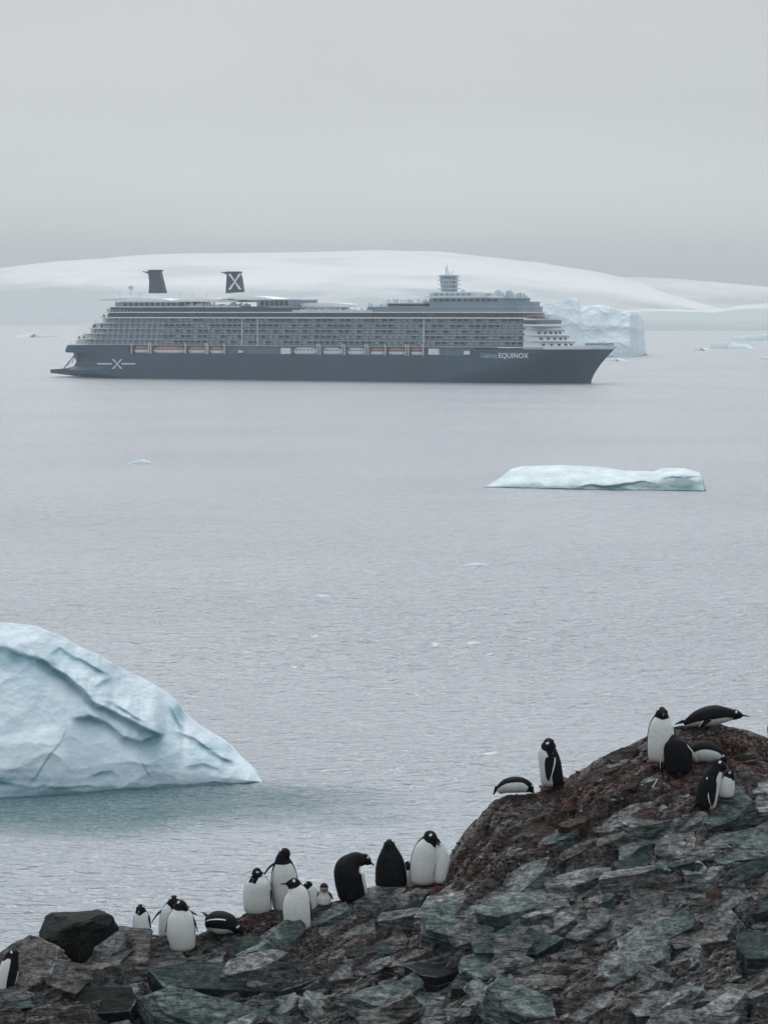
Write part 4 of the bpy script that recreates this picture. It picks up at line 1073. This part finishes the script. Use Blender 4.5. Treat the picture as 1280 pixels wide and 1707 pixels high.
# many smaller stones
rnd = random.Random(77); small = [slab_mesh(900+i, 1, 0.05, layers=1+i % 2) if i % 4 else rock_mesh(900+i, 1, angular=0.7, noise=0.08) for i in range(20)]
sm_by = {}
def small_mesh(i, mt):
    k = (i, mt)
    if k not in sm_by:
        me = small[i].copy(); me.materials.clear(); me.materials.append(M[mt]); me.materials.append(M[EDGE[mt]]); sm_by[k] = me
    return sm_by[k]
def sil_y(px): return float(np.interp(px, sil[:, 0], sil[:, 1]))
def put_small(me, px, py, w, parent, flat, ang, nm='stone'):
    g, nrm = ground(px, py); m = g.y/PXM; W = w*m/2
    o = bpy.data.objects.new(nm, me); COL.objects.link(o)
    rot = Matrix.Rotation(R(rnd.uniform(-16, 16)), 3, 'Z') @ Matrix.Rotation(-R(ang), 3, 'Y') @ Matrix.Rotation(R(rnd.uniform(4, 52)), 3, 'X')
    mw = Matrix.Translation(g+Vector((0, W*0.3, W*flat*0.05))) @ rot.to_4x4() @ Matrix.Diagonal((W, W*rnd.uniform(0.28, 0.60), W*flat, 1))
    o.parent = parent; o.matrix_basis = mw; return o
FEET = [(236, 1562), (296, 1586), (372, 1560), (430, 1524), (474, 1524), (496, 1552), (540, 1513), (585, 1503), (652, 1480), (715, 1478), (858, 1324), (917, 1312), (1100, 1272), (1130, 1292), (1182, 1276), (1184, 1352), (1212, 1328)]
cnt = 0
while cnt < 300-len(hero):
    px = rnd.uniform(-20, 1300); py = rnd.uniform(1200, 1720)
    if py < sil_y(px)+(70 if 735 < px < 960 else 16): continue
    if px < 600 and rnd.random() < 0.45: continue
    if any(abs(px-x_) < 42 and y_-48 < py < y_+26 for x_, y_ in FEET): continue
    big = rnd.random()**1.6; w = 22+big*125
    redz = max(s_*math.exp(-((px-cx)/rx)**2-((py-cy)/ry)**2) for cx, cy, rx, ry, s_ in stain_blobs)
    mt = rnd.choice(['brown', 'brown', 'hill', 'grey']) if redz > 0.35 else rnd.choice(['grey', 'grey', 'hill', 'hill', 'teal', 'pale', 'darkteal', 'grey'])
    if redz > 0.35: w = 14+w*0.35
    put_small(small_mesh(rnd.randrange(20), mt), px, py, w, hill, rnd.uniform(0.22, 0.5), 21+rnd.uniform(-13, 16)); cnt += 1
# loose rubble and nest pebbles: joined
def rubble(name, n, region, wr, mat, seed):
    rr = random.Random(seed); base = []
    for i in range(8):
        me = rock_mesh(1500+seed*10+i, 0, angular=0.4, npts=10); base.append((np.array([v.co[:] for v in me.vertices]), [tuple(p.vertices) for p in me.polygons])); bpy.data.meshes.remove(me)
    V = []; F = []; off = 0; k = 0; tries = 0
    while k < n and tries < n*20:
        tries += 1; px, py = region(rr)
        if py < sil_y(px)+3: continue
        g, nrm = ground(px, py); w = rr.uniform(*wr)*g.y/PXM/2; bv, bf = base[rr.randrange(8)]
        rot = np.array((Matrix.Rotation(rr.uniform(0, 6.28), 3, 'Z') @ Matrix.Rotation(rr.uniform(-.6, .6), 3, 'X')))
        v = (bv*np.array([w, w*rr.uniform(.6, 1), w*rr.uniform(.3, .8)])) @ rot.T+np.array(g)+np.array([0, 0, w*0.15])
        V.append(v); F += [tuple(q+off for q in f) for f in bf]; off += len(v); k += 1
    o = link(name, mesh_from(name, np.concatenate(V).tolist(), F), M[mat], hill); return tag(o, kind='stuff')
def reg_all(rr): return rr.uniform(-10, 1290), rr.uniform(1210, 1715)
def reg_blob(bl):
    def f(rr): b_ = rr.choice(bl); return rr.gauss(b_[0], b_[2]*0.55), rr.gauss(b_[1], b_[3]*0.55)
    return f
rubble('loose_rubble', 1700, reg_all, (3, 13), 'hill', 1)
rubble('loose_rubble', 700, reg_all, (4, 16), 'grey', 2)
rubble('nest_pebbles', 3200, reg_blob([(1190, 1222, 70, 12), (1180, 1245, 90, 20), (1110, 1285, 60, 18), (860, 1332, 45, 10), (930, 1322, 40, 9), (700, 1485, 70, 9), (450, 1530, 50, 13),
                                       (540, 1520, 30, 8), (1240, 1262, 60, 25), (1010, 1330, 90, 30), (250, 1570, 30, 8)]), (3, 8), 'pebble', 3)
rubble('stained_rubble', 1800, reg_blob([(1050, 1330, 130, 60), (930, 1400, 140, 60), (1180, 1250, 110, 30), (820, 1440, 70, 30), (450, 1545, 60, 20)]), (4, 12), 'brown', 4)
for px, py, a_ in ((1091, 1310, 60), (1076, 1308, 35), (1150, 1560, 10)):
    g, _ = ground(px, py); m = MB(); d = Vector((math.cos(R(a_)), 0.1, math.sin(R(a_))))*0.05; m.bar(-d, d, 0.008, 6); m.ball(d, 0.013, 8, 6); m.ball(-d, 0.012, 8, 6)
    if a_ != 10: tag(m.build('bone', M['bone']), 'white bone fragment lying in the red mud, '+('the upright one' if a_ == 60 else 'the flatter one to its left'), 'bone').location = g+Vector((0, -0.03, 0.03))

# ------------------------------------------------------------------ penguins
def catmull(P, n):
    P = [P[0]*2-P[1]]+list(P)+[P[-1]*2-P[-2]]; out = []; segs = len(P)-3
    for i in range(n):
        t = i/(n-1)*segs; k = min(int(t), segs-1); u = t-k
        a, b, c, d = P[k:k+4]
        out.append(0.5*((2*b)+(c-a)*u+(2*a-5*b+4*c-d)*u*u+(3*b-3*c+d-a)*u**3))
    return np.array(out)
def loft_rings(centers, radii, fronts, flat=0.92, ns=24):
    n = len(centers); V = []; F = []
    T = np.gradient(centers, axis=0); T /= np.linalg.norm(T, axis=1)[:, None]
    FR = []; SD = []
    for i in range(n):
        f = fronts-T[i]*np.dot(fronts, T[i]); ln = np.linalg.norm(f)
        f = f/ln if ln > 0.15 else FR[-1]; s = np.cross(T[i], f); FR.append(f); SD.append(s)
        for k in range(ns):
            th = 2*math.pi*k/ns; V.append(centers[i]+radii[i]*(f*math.cos(th)*flat+s*math.sin(th)))
    for i in range(n-1):
        for k in range(ns): j = (k+1) % ns; F.append((i*ns+k, i*ns+j, (i+1)*ns+j, (i+1)*ns+k))
    F.append(tuple(range(ns-1, -1, -1))); F.append(tuple((n-1)*ns+k for k in range(ns)))
    return np.array(V), F, np.array(FR), np.array(SD), T

def nrm_(v): v = np.array(v, float); return v/np.linalg.norm(v)

def penguin(label, foot, spine, front, hd, head=11.0, throat=0.80, side_deg=82, flips=('down', 'down'), tail=None, feet=True, beak=9, lying=False, chick=False, dirt=0.5, depth_shift=0.0, flat=0.9, headpos=None, name='penguin', cat='penguin', flipw=1.0, wmax=None):
    """foot: pixel the bird stands on; spine: [(px, py, dd, r)] rump to nape in photo pixels (dd away from the camera);
       front/hd: belly and beak directions (right, away, up)"""
    g, _ = ground(*foot); g = Vector((g.x, g.y+depth_shift, g.z)); base = at(foot[0], foot[1], g.y); m = g.y/FOC
    if base.z < g.z: base = Vector((base.x, base.y, base.z))
    def L(px, py, dd=0.0): return np.array(((px-foot[0])*m, dd*m, -(py-foot[1])*m))
    if feet and not lying:
        sp_ = [list(p) for p in spine]
        sp_[0][1] += 5; sp_[0][3] *= 1.08; sp_[1][3] *= 0.99; sp_[2][3] *= 1.0; sp_[1][3] *= 0.97
        spine = [tuple(p) for p in sp_]
    elif not lying and not chick:
        sp_ = [list(p) for p in spine]; sp_[0][1] += 6; sp_[0][3] *= 1.10; sp_[2][3] *= 1.05; spine = [tuple(p) for p in sp_]
    C = [L(p[0], p[1], p[2]) for p in spine]; r = [p[3]*m for p in spine]
    n = 34; cc = catmull(C, n); rr_ = catmull([np.array([x]) for x in r], n)[:, 0]
    # rounded rump
    t0 = nrm_(cc[0]-cc[1]); ext = [cc[0]+t0*rr_[0]*k for k in (0.40, 0.30, 0.16)]; er = [rr_[0]*k for k in (0.62, 0.84, 0.96)]
    t1 = nrm_(cc[-1]-cc[-2]); ex1 = [cc[-1]+t1*rr_[-1]*k for k in (0.3, 0.6)]; er1 = [rr_[-1]*k for k in (0.85, 0.45)]
    cc = np.vstack([ext, cc, ex1]); rr_ = np.concatenate([er, rr_, er1])
    fv = nrm_(front); hv = nrm_(hd); r[-1] *= 0.92; head *= 0.97
    V, F, FR, SD, T = loft_rings(cc, rr_, fv, flat)
    HR = head*m
    hp = L(*headpos) if headpos else C[-1]+nrm_(C[-1]-C[-2])*HR*0.35+hv*HR*0.12
    # head: ellipsoid drawn out towards the beak
    up = np.array([0, 0, 1.0]); 
    if abs(np.dot(up, hv)) > 0.9: up = -T[-1] if False else nrm_(np.array([0.1, 0.6, 0.5]))
    hs = nrm_(np.cross(hv, up)); hu = np.cross(hs, hv)
    bm = bmesh.new()
    vs_ = [bm.verts.new(v) for v in V]
    for f in F: bm.faces.new([vs_[i] for i in f])
    def ell(c, ax_f, ax_s, ax_u, cut=20):
        b = []
        for i in range(13):
            th = math.pi*i/12; ring = []
            for k in range(cut):
                ph = 2*math.pi*k/cut; x = math.cos(th); q = math.sin(th)
                taper = 1.0-0.28*max(0, x)
                ring.append(bm.verts.new(c+hv*ax_f*x+hs*ax_s*q*math.cos(ph)*taper+hu*ax_u*q*math.sin(ph)*taper))
            b.append(ring)
        for i in range(12):
            for k in range(cut):
                j = (k+1) % cut
                try: bm.faces.new((b[i][k], b[i+1][k], b[i+1][j], b[i][j]))
                except ValueError: pass
    ell(hp, HR*1.16, HR*0.90, HR*0.98)
    # brow-to-beak wedge
    nn = 10; prev = None
    for i in range(5):
        u = i/4; c = hp+hv*HR*(0.75+0.65*u)-hu*HR*0.10; rad = HR*(0.58*(1-u)+0.16)
        ring = [bm.verts.new(c+hs*rad*0.8*math.cos(2*math.pi*k/nn)+hu*rad*math.sin(2*math.pi*k/nn)) for k in range(nn)]
        if prev:
            for k in range(nn): bm.faces.new((prev[k], prev[(k+1) % nn], ring[(k+1) % nn], ring[k]))
        else: bm.faces.new(ring[::-1])
        prev = ring
    bm.faces.new(prev)
    # neck bridge, so the head always grows out of the body
    a_, b_ = cc[-6], hp; prev = None
    for i in range(7):
        u = i/6; c = a_*(1-u)+b_*u; rad = rr_[-6]*0.92*(1-u)+HR*0.86*u
        d = nrm_(b_-a_); e1 = nrm_(np.cross(d, np.array([0.3, 0.8, 0.2]))); e2 = np.cross(d, e1)
        ring = [bm.verts.new(c+(e1*math.cos(2*math.pi*k/nn)+e2*math.sin(2*math.pi*k/nn))*rad) for k in range(nn)]
        if prev:
            for k in range(nn): bm.faces.new((prev[k], prev[(k+1) % nn], ring[(k+1) % nn], ring[k]))
        else: bm.faces.new(ring[::-1])
        prev = ring
    bm.faces.new(prev)
    bmesh.ops.recalc_face_normals(bm, faces=bm.faces)
    tm = bpy.data.meshes.new('tmp'); bm.to_mesh(tm); bm.free()
    to = bpy.data.objects.new('tmp', tm); COL.objects.link(to)
    md = to.modifiers.new('r', 'REMESH'); md.mode = 'VOXEL'; md.voxel_size = 0.0085 if not chick else 0.007; md.use_smooth_shade = True
    m2 = to.modifiers.new('s', 'SMOOTH'); m2.factor = 0.5; m2.iterations = 7
    dg = bpy.context.evaluated_depsgraph_get(); me = bpy.data.meshes.new_from_object(to.evaluated_get(dg))
    bpy.data.objects.remove(to); bpy.data.meshes.remove(tm); me.name = 'body'
    co = np.zeros(len(me.vertices)*3); me.vertices.foreach_get('co', co); co = co.reshape(-1, 3)
    # plumage pattern
    D = np.linalg.norm(co[:, None, :]-cc[None, :, :], axis=2)/(rr_[None, :]+0.02); near = D.argmin(1); tt = near/(len(cc)-1)
    dv = co-cc[near]; ang = np.degrees(np.abs(np.arctan2((dv*SD[near]).sum(1), (dv*FR[near]).sum(1))))
    arc = np.cumsum(np.r_[0, np.linalg.norm(np.diff(cc, axis=0), axis=1)]); tt = arc[near]/arc[-1]
    lim = side_deg*(1-0.25*sstep(throat-0.22, throat+0.02, tt))
    w_ = sstep(lim+7, lim-7, ang)*sstep(throat+0.02, throat-0.03, tt)
    hd_ = np.linalg.norm((co-hp)/HR, axis=1); lh = (co-hp)/HR; lf = lh@hv; ls = lh@hs; lu = lh@hu
    w_ = np.where((hd_ < 1.25)|((lf > 0.5)&(lf < 2.2)&(ls**2+lu**2 < 0.8)), 0, w_)
    patch = (np.abs(lf-0.10-0.35*(lu-0.6)) < 0.17)*(lu > 0.45)*(np.abs(ls) > 0.42)*(hd_ < 1.35)
    if chick: patch = (lf > -0.1)*(lu < 0.15)*(np.abs(ls) < 2)*(hd_ < 1.3)*0.9
    w_ = np.maximum(w_, np.clip(patch, 0, 1))
    set_attr(me, 'white', w_)
    set_attr(me, 'dirt', np.clip(dirt*sstep(0.42, 0.02, tt)+0.0, 0, 1) if not chick else np.clip(sstep(0.3, 0.8, tt)*0.8, 0, 1))
    me.polygons.foreach_set('use_smooth', [True]*len(me.polygons))
    root = empty(name, base); tag(root, label, cat, 'penguins on the rocky shore')
    me.materials.clear(); link('body', me, M['plume'], root)
    # beak: upper dark, lower reddish
    bl = beak*m; b0 = hp+hv*HR*1.22-hu*HR*0.12
    for nm_, sg, mt in (('beak', 1, 'beak'), ('lower_beak', -1, 'beakred')):
        V2 = []; F2 = []
        for i in range(5):
            u = i/4; rad = HR*0.22*(1-u)**0.7+0.0015; c = b0+hv*bl*u*(1 if sg > 0 else 0.9)-hu*(bl*0.12*u*u)+hu*sg*rad*0.42
            for k in range(8): th = 2*math.pi*k/8; V2.append(c+hs*rad*0.75*math.cos(th)+hu*rad*0.55*math.sin(th))
        for i in range(4):
            for k in range(8): j = (k+1) % 8; F2.append((i*8+k, i*8+j, (i+1)*8+j, (i+1)*8+k))
        F2.append(tuple(range(7, -1, -1))); F2.append(tuple(range(32, 40)))
        link(nm_, mesh_from(nm_, V2, F2, True), M[mt], root)
    for sg in (-1, 1):
        c = hp+hv*HR*0.42+hs*sg*HR*0.74+hu*HR*0.22; MB().ball(tuple(c), HR*0.13, 8, 6).build('eye', M['eye'], root, True)
    # flippers
    bi = int(len(cc)*0.66); 
    for q, (sg, spec) in enumerate(zip((1, -1), flips)):
        if spec is None: continue
        sdv = SD[bi]*sg
        sh = cc[bi]+sdv*rr_[bi]*0.88-FR[bi]*rr_[bi]*0.12
        ln = (36 if not chick else 14)*m
        if spec == 'down':
            e_i = max(3, int(len(cc)*0.26)); e_ = cc[e_i]+SD[e_i]*sg*rr_[e_i]*1.10-FR[e_i]*rr_[e_i]*0.05
            d = nrm_(e_-sh); mid = sh+d*ln*0.5+sdv*rr_[bi]*0.16; tip = sh+d*ln*1.0+sdv*rr_[bi]*0.10
        else:
            tip = L(*spec); mid = (sh+tip)/2+np.array([0, 0, 0.12])*np.linalg.norm(tip-sh)
        cf = catmull([sh, mid, tip], 10); nr = FR[bi]; tf = nrm_(tip-sh)
        wv = nrm_(nr-tf*np.dot(nr, tf)); nv_ = np.cross(tf, wv)
        V2 = []; F2 = []; wh = []; ns = 12
        for i, c in enumerate(cf):
            u = i/9; ww = (6.2*flipw*(1-u**2.2)**0.6*(0.72+0.5*math.sin(min(1, u*2)*math.pi/2)*0.6)+0.5)*m; hh = (2.0*(1-u*0.6))*m
            for k in range(ns):
                th = 2*math.pi*k/ns; V2.append(c+wv*ww*math.cos(th)+nv_*hh*math.sin(th))
                wh.append(1.0 if math.cos(th) < -0.80 and u > 0.1 else 0.0)
        for i in range(9):
            for k in range(ns): j = (k+1) % ns; F2.append((i*ns+k, i*ns+j, (i+1)*ns+j, (i+1)*ns+k))
        F2.append(tuple(range(ns-1, -1, -1))); F2.append(tuple(9*ns+k for k in range(ns)))
        fm = mesh_from('flipper', V2, F2, True); set_attr(fm, 'white', wh); set_attr(fm, 'dirt', [0.0]*len(V2))
        link('flipper', fm, M['plume'], root)
    # tail: stiff wedge
    tb = cc[2]-FR[2]*rr_[2]*0.75
    td = L(*tail)-tb if tail else (nrm_(-FR[3]*0.8+nrm_(cc[0]-cc[3])*1.0)*12*m)
    tdn = nrm_(td); ts = nrm_(np.cross(tdn, FR[3])); tn = np.cross(tdn, ts)
    V2 = []; 
    for u, w2, h2 in ((0, 6, 3.2), (0.5, 4.5, 1.8), (1, 1.5, 0.7)):
        for k in range(8): th = 2*math.pi*k/8; V2.append(tb+td*u+ts*w2*m*math.cos(th)+tn*h2*m*math.sin(th))
    F2 = [(i*8+k, i*8+(k+1) % 8, (i+1)*8+(k+1) % 8, (i+1)*8+k) for i in range(2) for k in range(8)]+[tuple(range(7, -1, -1)), tuple(range(16, 24))]
    tmn = mesh_from('tail', V2, F2, True); set_attr(tmn, 'white', [0.0]*24); set_attr(tmn, 'dirt', [0.0]*24); link('tail', tmn, M['plume'], root)
    # webbed feet with three toes
    if feet:
        fh = nrm_((fv[0], fv[1], 0)) if math.hypot(fv[0], fv[1]) > 0.2 else nrm_((hv[0], hv[1], 0.001)); fs = np.array((-fh[1], fh[0], 0))
        for sg in (-1, 1):
            c = np.array((0, 0, 0.0))+fs*sg*8*m+fh*3*m
            if lying: c = c+cc[1]*np.array((1, 1, 0))
            h = 3*m; pts = [(-3, 0, .6), (4, -5, .3), (13, -7, .1), (9, -3.5, .25), (15, 0, .1), (9, 3.5, .25), (13, 7, .1), (4, 5, .3)]
            V2 = [c+fh*a*m+fs*b_*m+np.array((0, 0, 1))*(h*z_+0.2*m) for a, b_, z_ in pts]+[c+fh*a*m+fs*b_*m-np.array((0, 0, 2.5*m)) for a, b_, z_ in pts]
            k8 = len(pts); F2 = [tuple(range(k8)), tuple(range(2*k8-1, k8-1, -1))]+[(i, (i+1) % k8, k8+(i+1) % k8, k8+i) for i in range(k8)]
            fo = MB(); fo.v = [tuple(v) for v in V2]; fo.f = F2; 
            top = np.array(V2[0])+fh*2*m; fo.bar(tuple(top), tuple(top+np.array((0, 0, 9*m))), 2.6*m, 8)
            fo.build('foot', M['foot'], root)
    return root

# left edge bird, mostly behind the rock
penguin('penguin at the far left edge, black head turned left over a white breast, behind rock', (18, 1668), [(10, 1655, 4, 17), (12, 1635, 2, 20), (17, 1610, 0, 17), (22, 1592, 0, 11)],
        (-0.9, -0.6, 0), (-0.95, -0.15, -0.12), head=10, throat=0.93, side_deg=60, flipw=1.4, flips=((24, 1640, -16), None), depth_shift=0.25)
penguin('small penguin facing the camera beside the reddish boulder', (236, 1562), [(236, 1550, 0, 15), (236, 1538, 0, 16), (236, 1526, 0, 13), (235, 1517, 0, 9)],
        (-0.1, -1, 0.1), (-0.1, -1, -0.1), head=8.8, throat=0.95, depth_shift=0.1, flips=((252, 1546, -2), (222, 1546, -2)))
penguin('penguin behind another with both flippers held out, left group', (288, 1580), [(287, 1562, 4, 21), (287, 1540, 3, 23), (288, 1518, 1, 18), (290, 1503, 0, 11)],
        (0, -1, 0), (0.15, -1, -0.25), head=10.5, throat=0.9, depth_shift=0.35, flips=((330, 1525, 3), (252, 1538, 3)), feet=False)
penguin('penguin standing in front with clean white belly and head turned right, left group', (303, 1586), [(303, 1570, 0, 22), (302, 1548, -1, 26), (302, 1526, 0, 21), (301, 1511, 0, 12)],
        (0.05, -1, 0.05), (0.75, -0.55, 0.1), head=11, throat=0.92, dirt=0.35, flips=((331, 1552, -5), (276, 1552, -5)))
penguin('penguin lying with bowed black back at the right of the left group', (372, 1560), [(350, 1540, 4, 17), (362, 1538, 2, 22), (380, 1540, 0, 20), (394, 1546, -2, 12)],
        (-0.25, -0.2, -1), (0.9, -0.4, -0.35), head=9.5, throat=0.8, lying=True, feet=False, side_deg=62, flips=('down', 'down'))
penguin('leftmost of three close penguins, white bellied with head turned back to preen', (430, 1524), [(430, 1508, 2, 22), (429, 1490, 1, 24), (431, 1470, 0, 20), (432, 1458, 0, 11)],
        (0, -1, 0), (-0.35, -0.5, -0.55), head=9, throat=0.95, depth_shift=0.1, feet=False, headpos=(428, 1453, -4), flips=((453, 1506, -5), (407, 1506, -4)))
penguin('tallest of three close penguins, flipper stretched over its neighbour', (474, 1524), [(476, 1505, 4, 20), (474, 1480, 3, 23), (473, 1452, 1, 20), (472, 1430, 0, 13), (474, 1424, 0, 10)],
        (0.1, -1, 0), (-0.35, 0.85, 0.12), head=11, throat=0.78, depth_shift=0.2, flips=('down', (436, 1462, -8)), feet=False, flipw=0.9)
penguin('front of three close penguins, white belly and beak pointing left', (496, 1552), [(496, 1536, 0, 21), (495, 1512, -1, 25), (496, 1490, -1, 20), (492, 1474, -1, 12)],
        (-0.05, -1, 0.05), (-1, -0.15, 0.10), head=10.5, throat=0.93, dirt=0.3, beak=12, flips=((521, 1530, -5), (472, 1528, -3)))
penguin('penguin half hidden behind the front one of the three, back to the chick', (520, 1522), [(520, 1510, 4, 11), (521, 1496, 3, 13), (518, 1482, 1, 10), (515, 1476, 0, 7)],
        (0.8, -0.6, 0), (-0.8, 0.4, -0.2), head=7, throat=0.97, depth_shift=0.1, feet=False)
penguin('small penguin chick with brown throat and dark cap', (540, 1513), [(540, 1504, 0, 12), (540, 1496, 0, 12.5), (540, 1488, 0, 9), (540, 1482, 0, 7)],
        (0, -1, 0), (0.1, -1, 0.05), head=8.5, throat=0.8, chick=True, depth_shift=0.05, name='penguin_chick', cat='penguin chick', feet=False, beak=5)
penguin('hunched penguin seen from behind with head bent down to the right', (585, 1503), [(588, 1484, 2, 24), (583, 1466, 1, 27), (582, 1447, 1, 24), (592, 1434, 2, 16), (604, 1432, 4, 11)],
        (0.55, 0.8, -0.1), (0.85, 0.25, -0.5), head=10.5, throat=0.86, flips=(None, (562, 1492, -3)), feet=False, depth_shift=0.05, side_deg=92, flipw=1.1)
penguin('upright penguin seen from behind with black back, middle of the slope foot', (652, 1480), [(652, 1464, 0, 25), (651, 1446, 0, 26), (650, 1427, 0, 20), (649, 1412, 0, 12.5)],
        (0, 1, 0), (0.05, 0.9, 0.4), head=11.5, throat=0.9, flips=((631, 1464, -4), (674, 1470, -4)), side_deg=98, feet=False, depth_shift=0.1)
penguin('penguin mostly hidden between the black backed one and the tall white bellied one', (681, 1478), [(681, 1468, 4, 8), (681, 1458, 4, 9), (680, 1448, 4, 7), (680, 1442, 4, 5)],
        (0.2, -1, 0), (0.9, 0.2, -0.1), head=5.5, throat=0.7, feet=False, depth_shift=0.3, beak=5, flips=(None, (698, 1434, 0)))
penguin('tall white bellied penguin with head turned right beside the steep rock', (706, 1478), [(706, 1460, 0, 22), (706, 1438, 0, 24), (710, 1414, 0, 20), (716, 1397, 0, 12.5)],
        (0.1, -1, 0), (0.75, -0.55, -0.45), head=12, throat=0.88, dirt=0.5, feet=True, flips=((722, 1464, -14), (689, 1452, -4)))
penguin('white breasted penguin with hidden head tight against the steep rock', (737, 1476), [(738, 1460, 2, 18), (737, 1440, 2, 17), (733, 1420, 2, 12), (730, 1408, 2, 8)],
        (0.1, -1, 0), (-0.3, 0.8, -0.3), head=7, throat=0.98, depth_shift=0.05, dirt=0.3, headpos=(727, 1402, 4), flips=(None, None))
penguin('penguin lying flat on the edge of the rock, head to the right', (858, 1324), [(832, 1317, 2, 9), (846, 1310, 1, 14), (864, 1308, 0, 15), (878, 1311, 0, 12)],
        (0.1, -0.55, -0.9), (0.75, 0.2, -0.7), head=9, throat=0.9, lying=True, feet=False, side_deg=84, flips=('down', None), tail=(822, 1326, 2), beak=4)
penguin('penguin standing at the rock edge preening with bowed black head', (917, 1312), [(920, 1296, 0, 20), (917, 1276, 0, 22), (913, 1256, 0, 19), (913, 1243, -1, 14)],
        (-1, -0.12, 0), (0.35, -0.75, -0.65), head=12, throat=0.93, flipw=1.5, flips=((912, 1297, -26), None), tail=(945, 1311, 2), headpos=(915, 1240, -6), beak=6)
penguin('upright white bellied penguin facing the camera on the top of the ridge', (1100, 1272), [(1101, 1256, 0, 21), (1101, 1234, 0, 24.5), (1101, 1208, 0, 20), (1102, 1191, 0, 12)],
        (0.08, -1, 0), (0.05, -1, 0.05), head=11.5, throat=0.90, dirt=0.5, beak=5, flips=('down', (1082, 1248, -2)))
penguin('penguin lying on its nest at the ridge top, beak pointing right', (1185, 1216), [(1142, 1207, 2, 7), (1165, 1197, 0, 16), (1190, 1192, 0, 19), (1210, 1191, 0, 14), (1222, 1191, 0, 10)],
        (0.0, -0.3, -1), (1, -0.15, -0.02), head=9.5, throat=0.93, lying=True, feet=False, side_deg=62, flips=(None, (1162, 1211, -18)), tail=(1124, 1208, 2), beak=13)
penguin('hunched penguin with only its black back showing, in front of the upright one', (1130, 1292), [(1132, 1274, 0, 21), (1129, 1258, 0, 24), (1125, 1243, 1, 20), (1124, 1236, 4, 14)],
        (0.15, 1, 0), (0.1, 0.9, -0.5), head=10, throat=0.9, flips=('down', 'down'), feet=False, side_deg=85)
penguin('crouching penguin with head tucked, right of the hunched one', (1182, 1276), [(1158, 1256, 4, 18), (1172, 1252, 2, 20), (1190, 1256, 0, 16), (1200, 1262, 0, 10)],
        (0.35, -0.55, -0.8), (0.9, -0.3, -0.4), head=8.5, throat=0.88, lying=True, feet=False, side_deg=75, flips=(None, None), beak=5)
penguin('penguin standing in profile facing right on the green slab', (1184, 1352), [(1176, 1334, 0, 19), (1181, 1312, 0, 21), (1188, 1292, 0, 17), (1194, 1277, 0, 11.5)],
        (1, -0.25, 0.1), (0.9, -0.2, -0.25), head=11.5, throat=0.90, side_deg=60, flips=(None, (1183, 1340, -24)), flipw=1.5, tail=(1152, 1360, 0), beak=7)
penguin('small white breasted penguin behind the one in profile', (1210, 1328), [(1210, 1318, 2, 13), (1211, 1308, 1, 14), (1213, 1299, 0, 11), (1214, 1293, 0, 8)],
        (0.3, -1, 0), (0.8, -0.4, -0.3), head=8, throat=0.93, depth_shift=-0.12, feet=False, beak=6, flips=(None, None))
penguin('dark penguin cut off by the right edge of the picture', (1292, 1240), [(1294, 1226, 0, 14), (1292, 1212, 0, 15), (1290, 1200, 0, 10), (1290, 1192, 0, 8)],
        (0.9, 0.2, 0), (0.8, -0.2, 0), head=8, throat=0.9, feet=False)

# ------------------------------------------------------------------ air
hz = MB().box(-15200, 15200, -900, 15800, -2.0, 420).build('haze', None)
hm = bpy.data.materials.new('haze_air'); hm.use_nodes = True; hm.node_tree.nodes.clear()
ho = hm.node_tree.nodes.new('ShaderNodeOutputMaterial'); hv_ = hm.node_tree.nodes.new('ShaderNodeVolumePrincipled')
hv_.inputs['Color'].default_value = (0.90, 0.94, 0.97, 1); hv_.inputs['Density'].default_value = HAZE; hv_.inputs['Anisotropy'].default_value = 0.0
hm.node_tree.links.new(hv_.outputs[0], ho.inputs['Volume']); hz.data.materials.append(hm)
tag(hz, kind='stuff', label='pale sea haze fading the ship and the far snow')
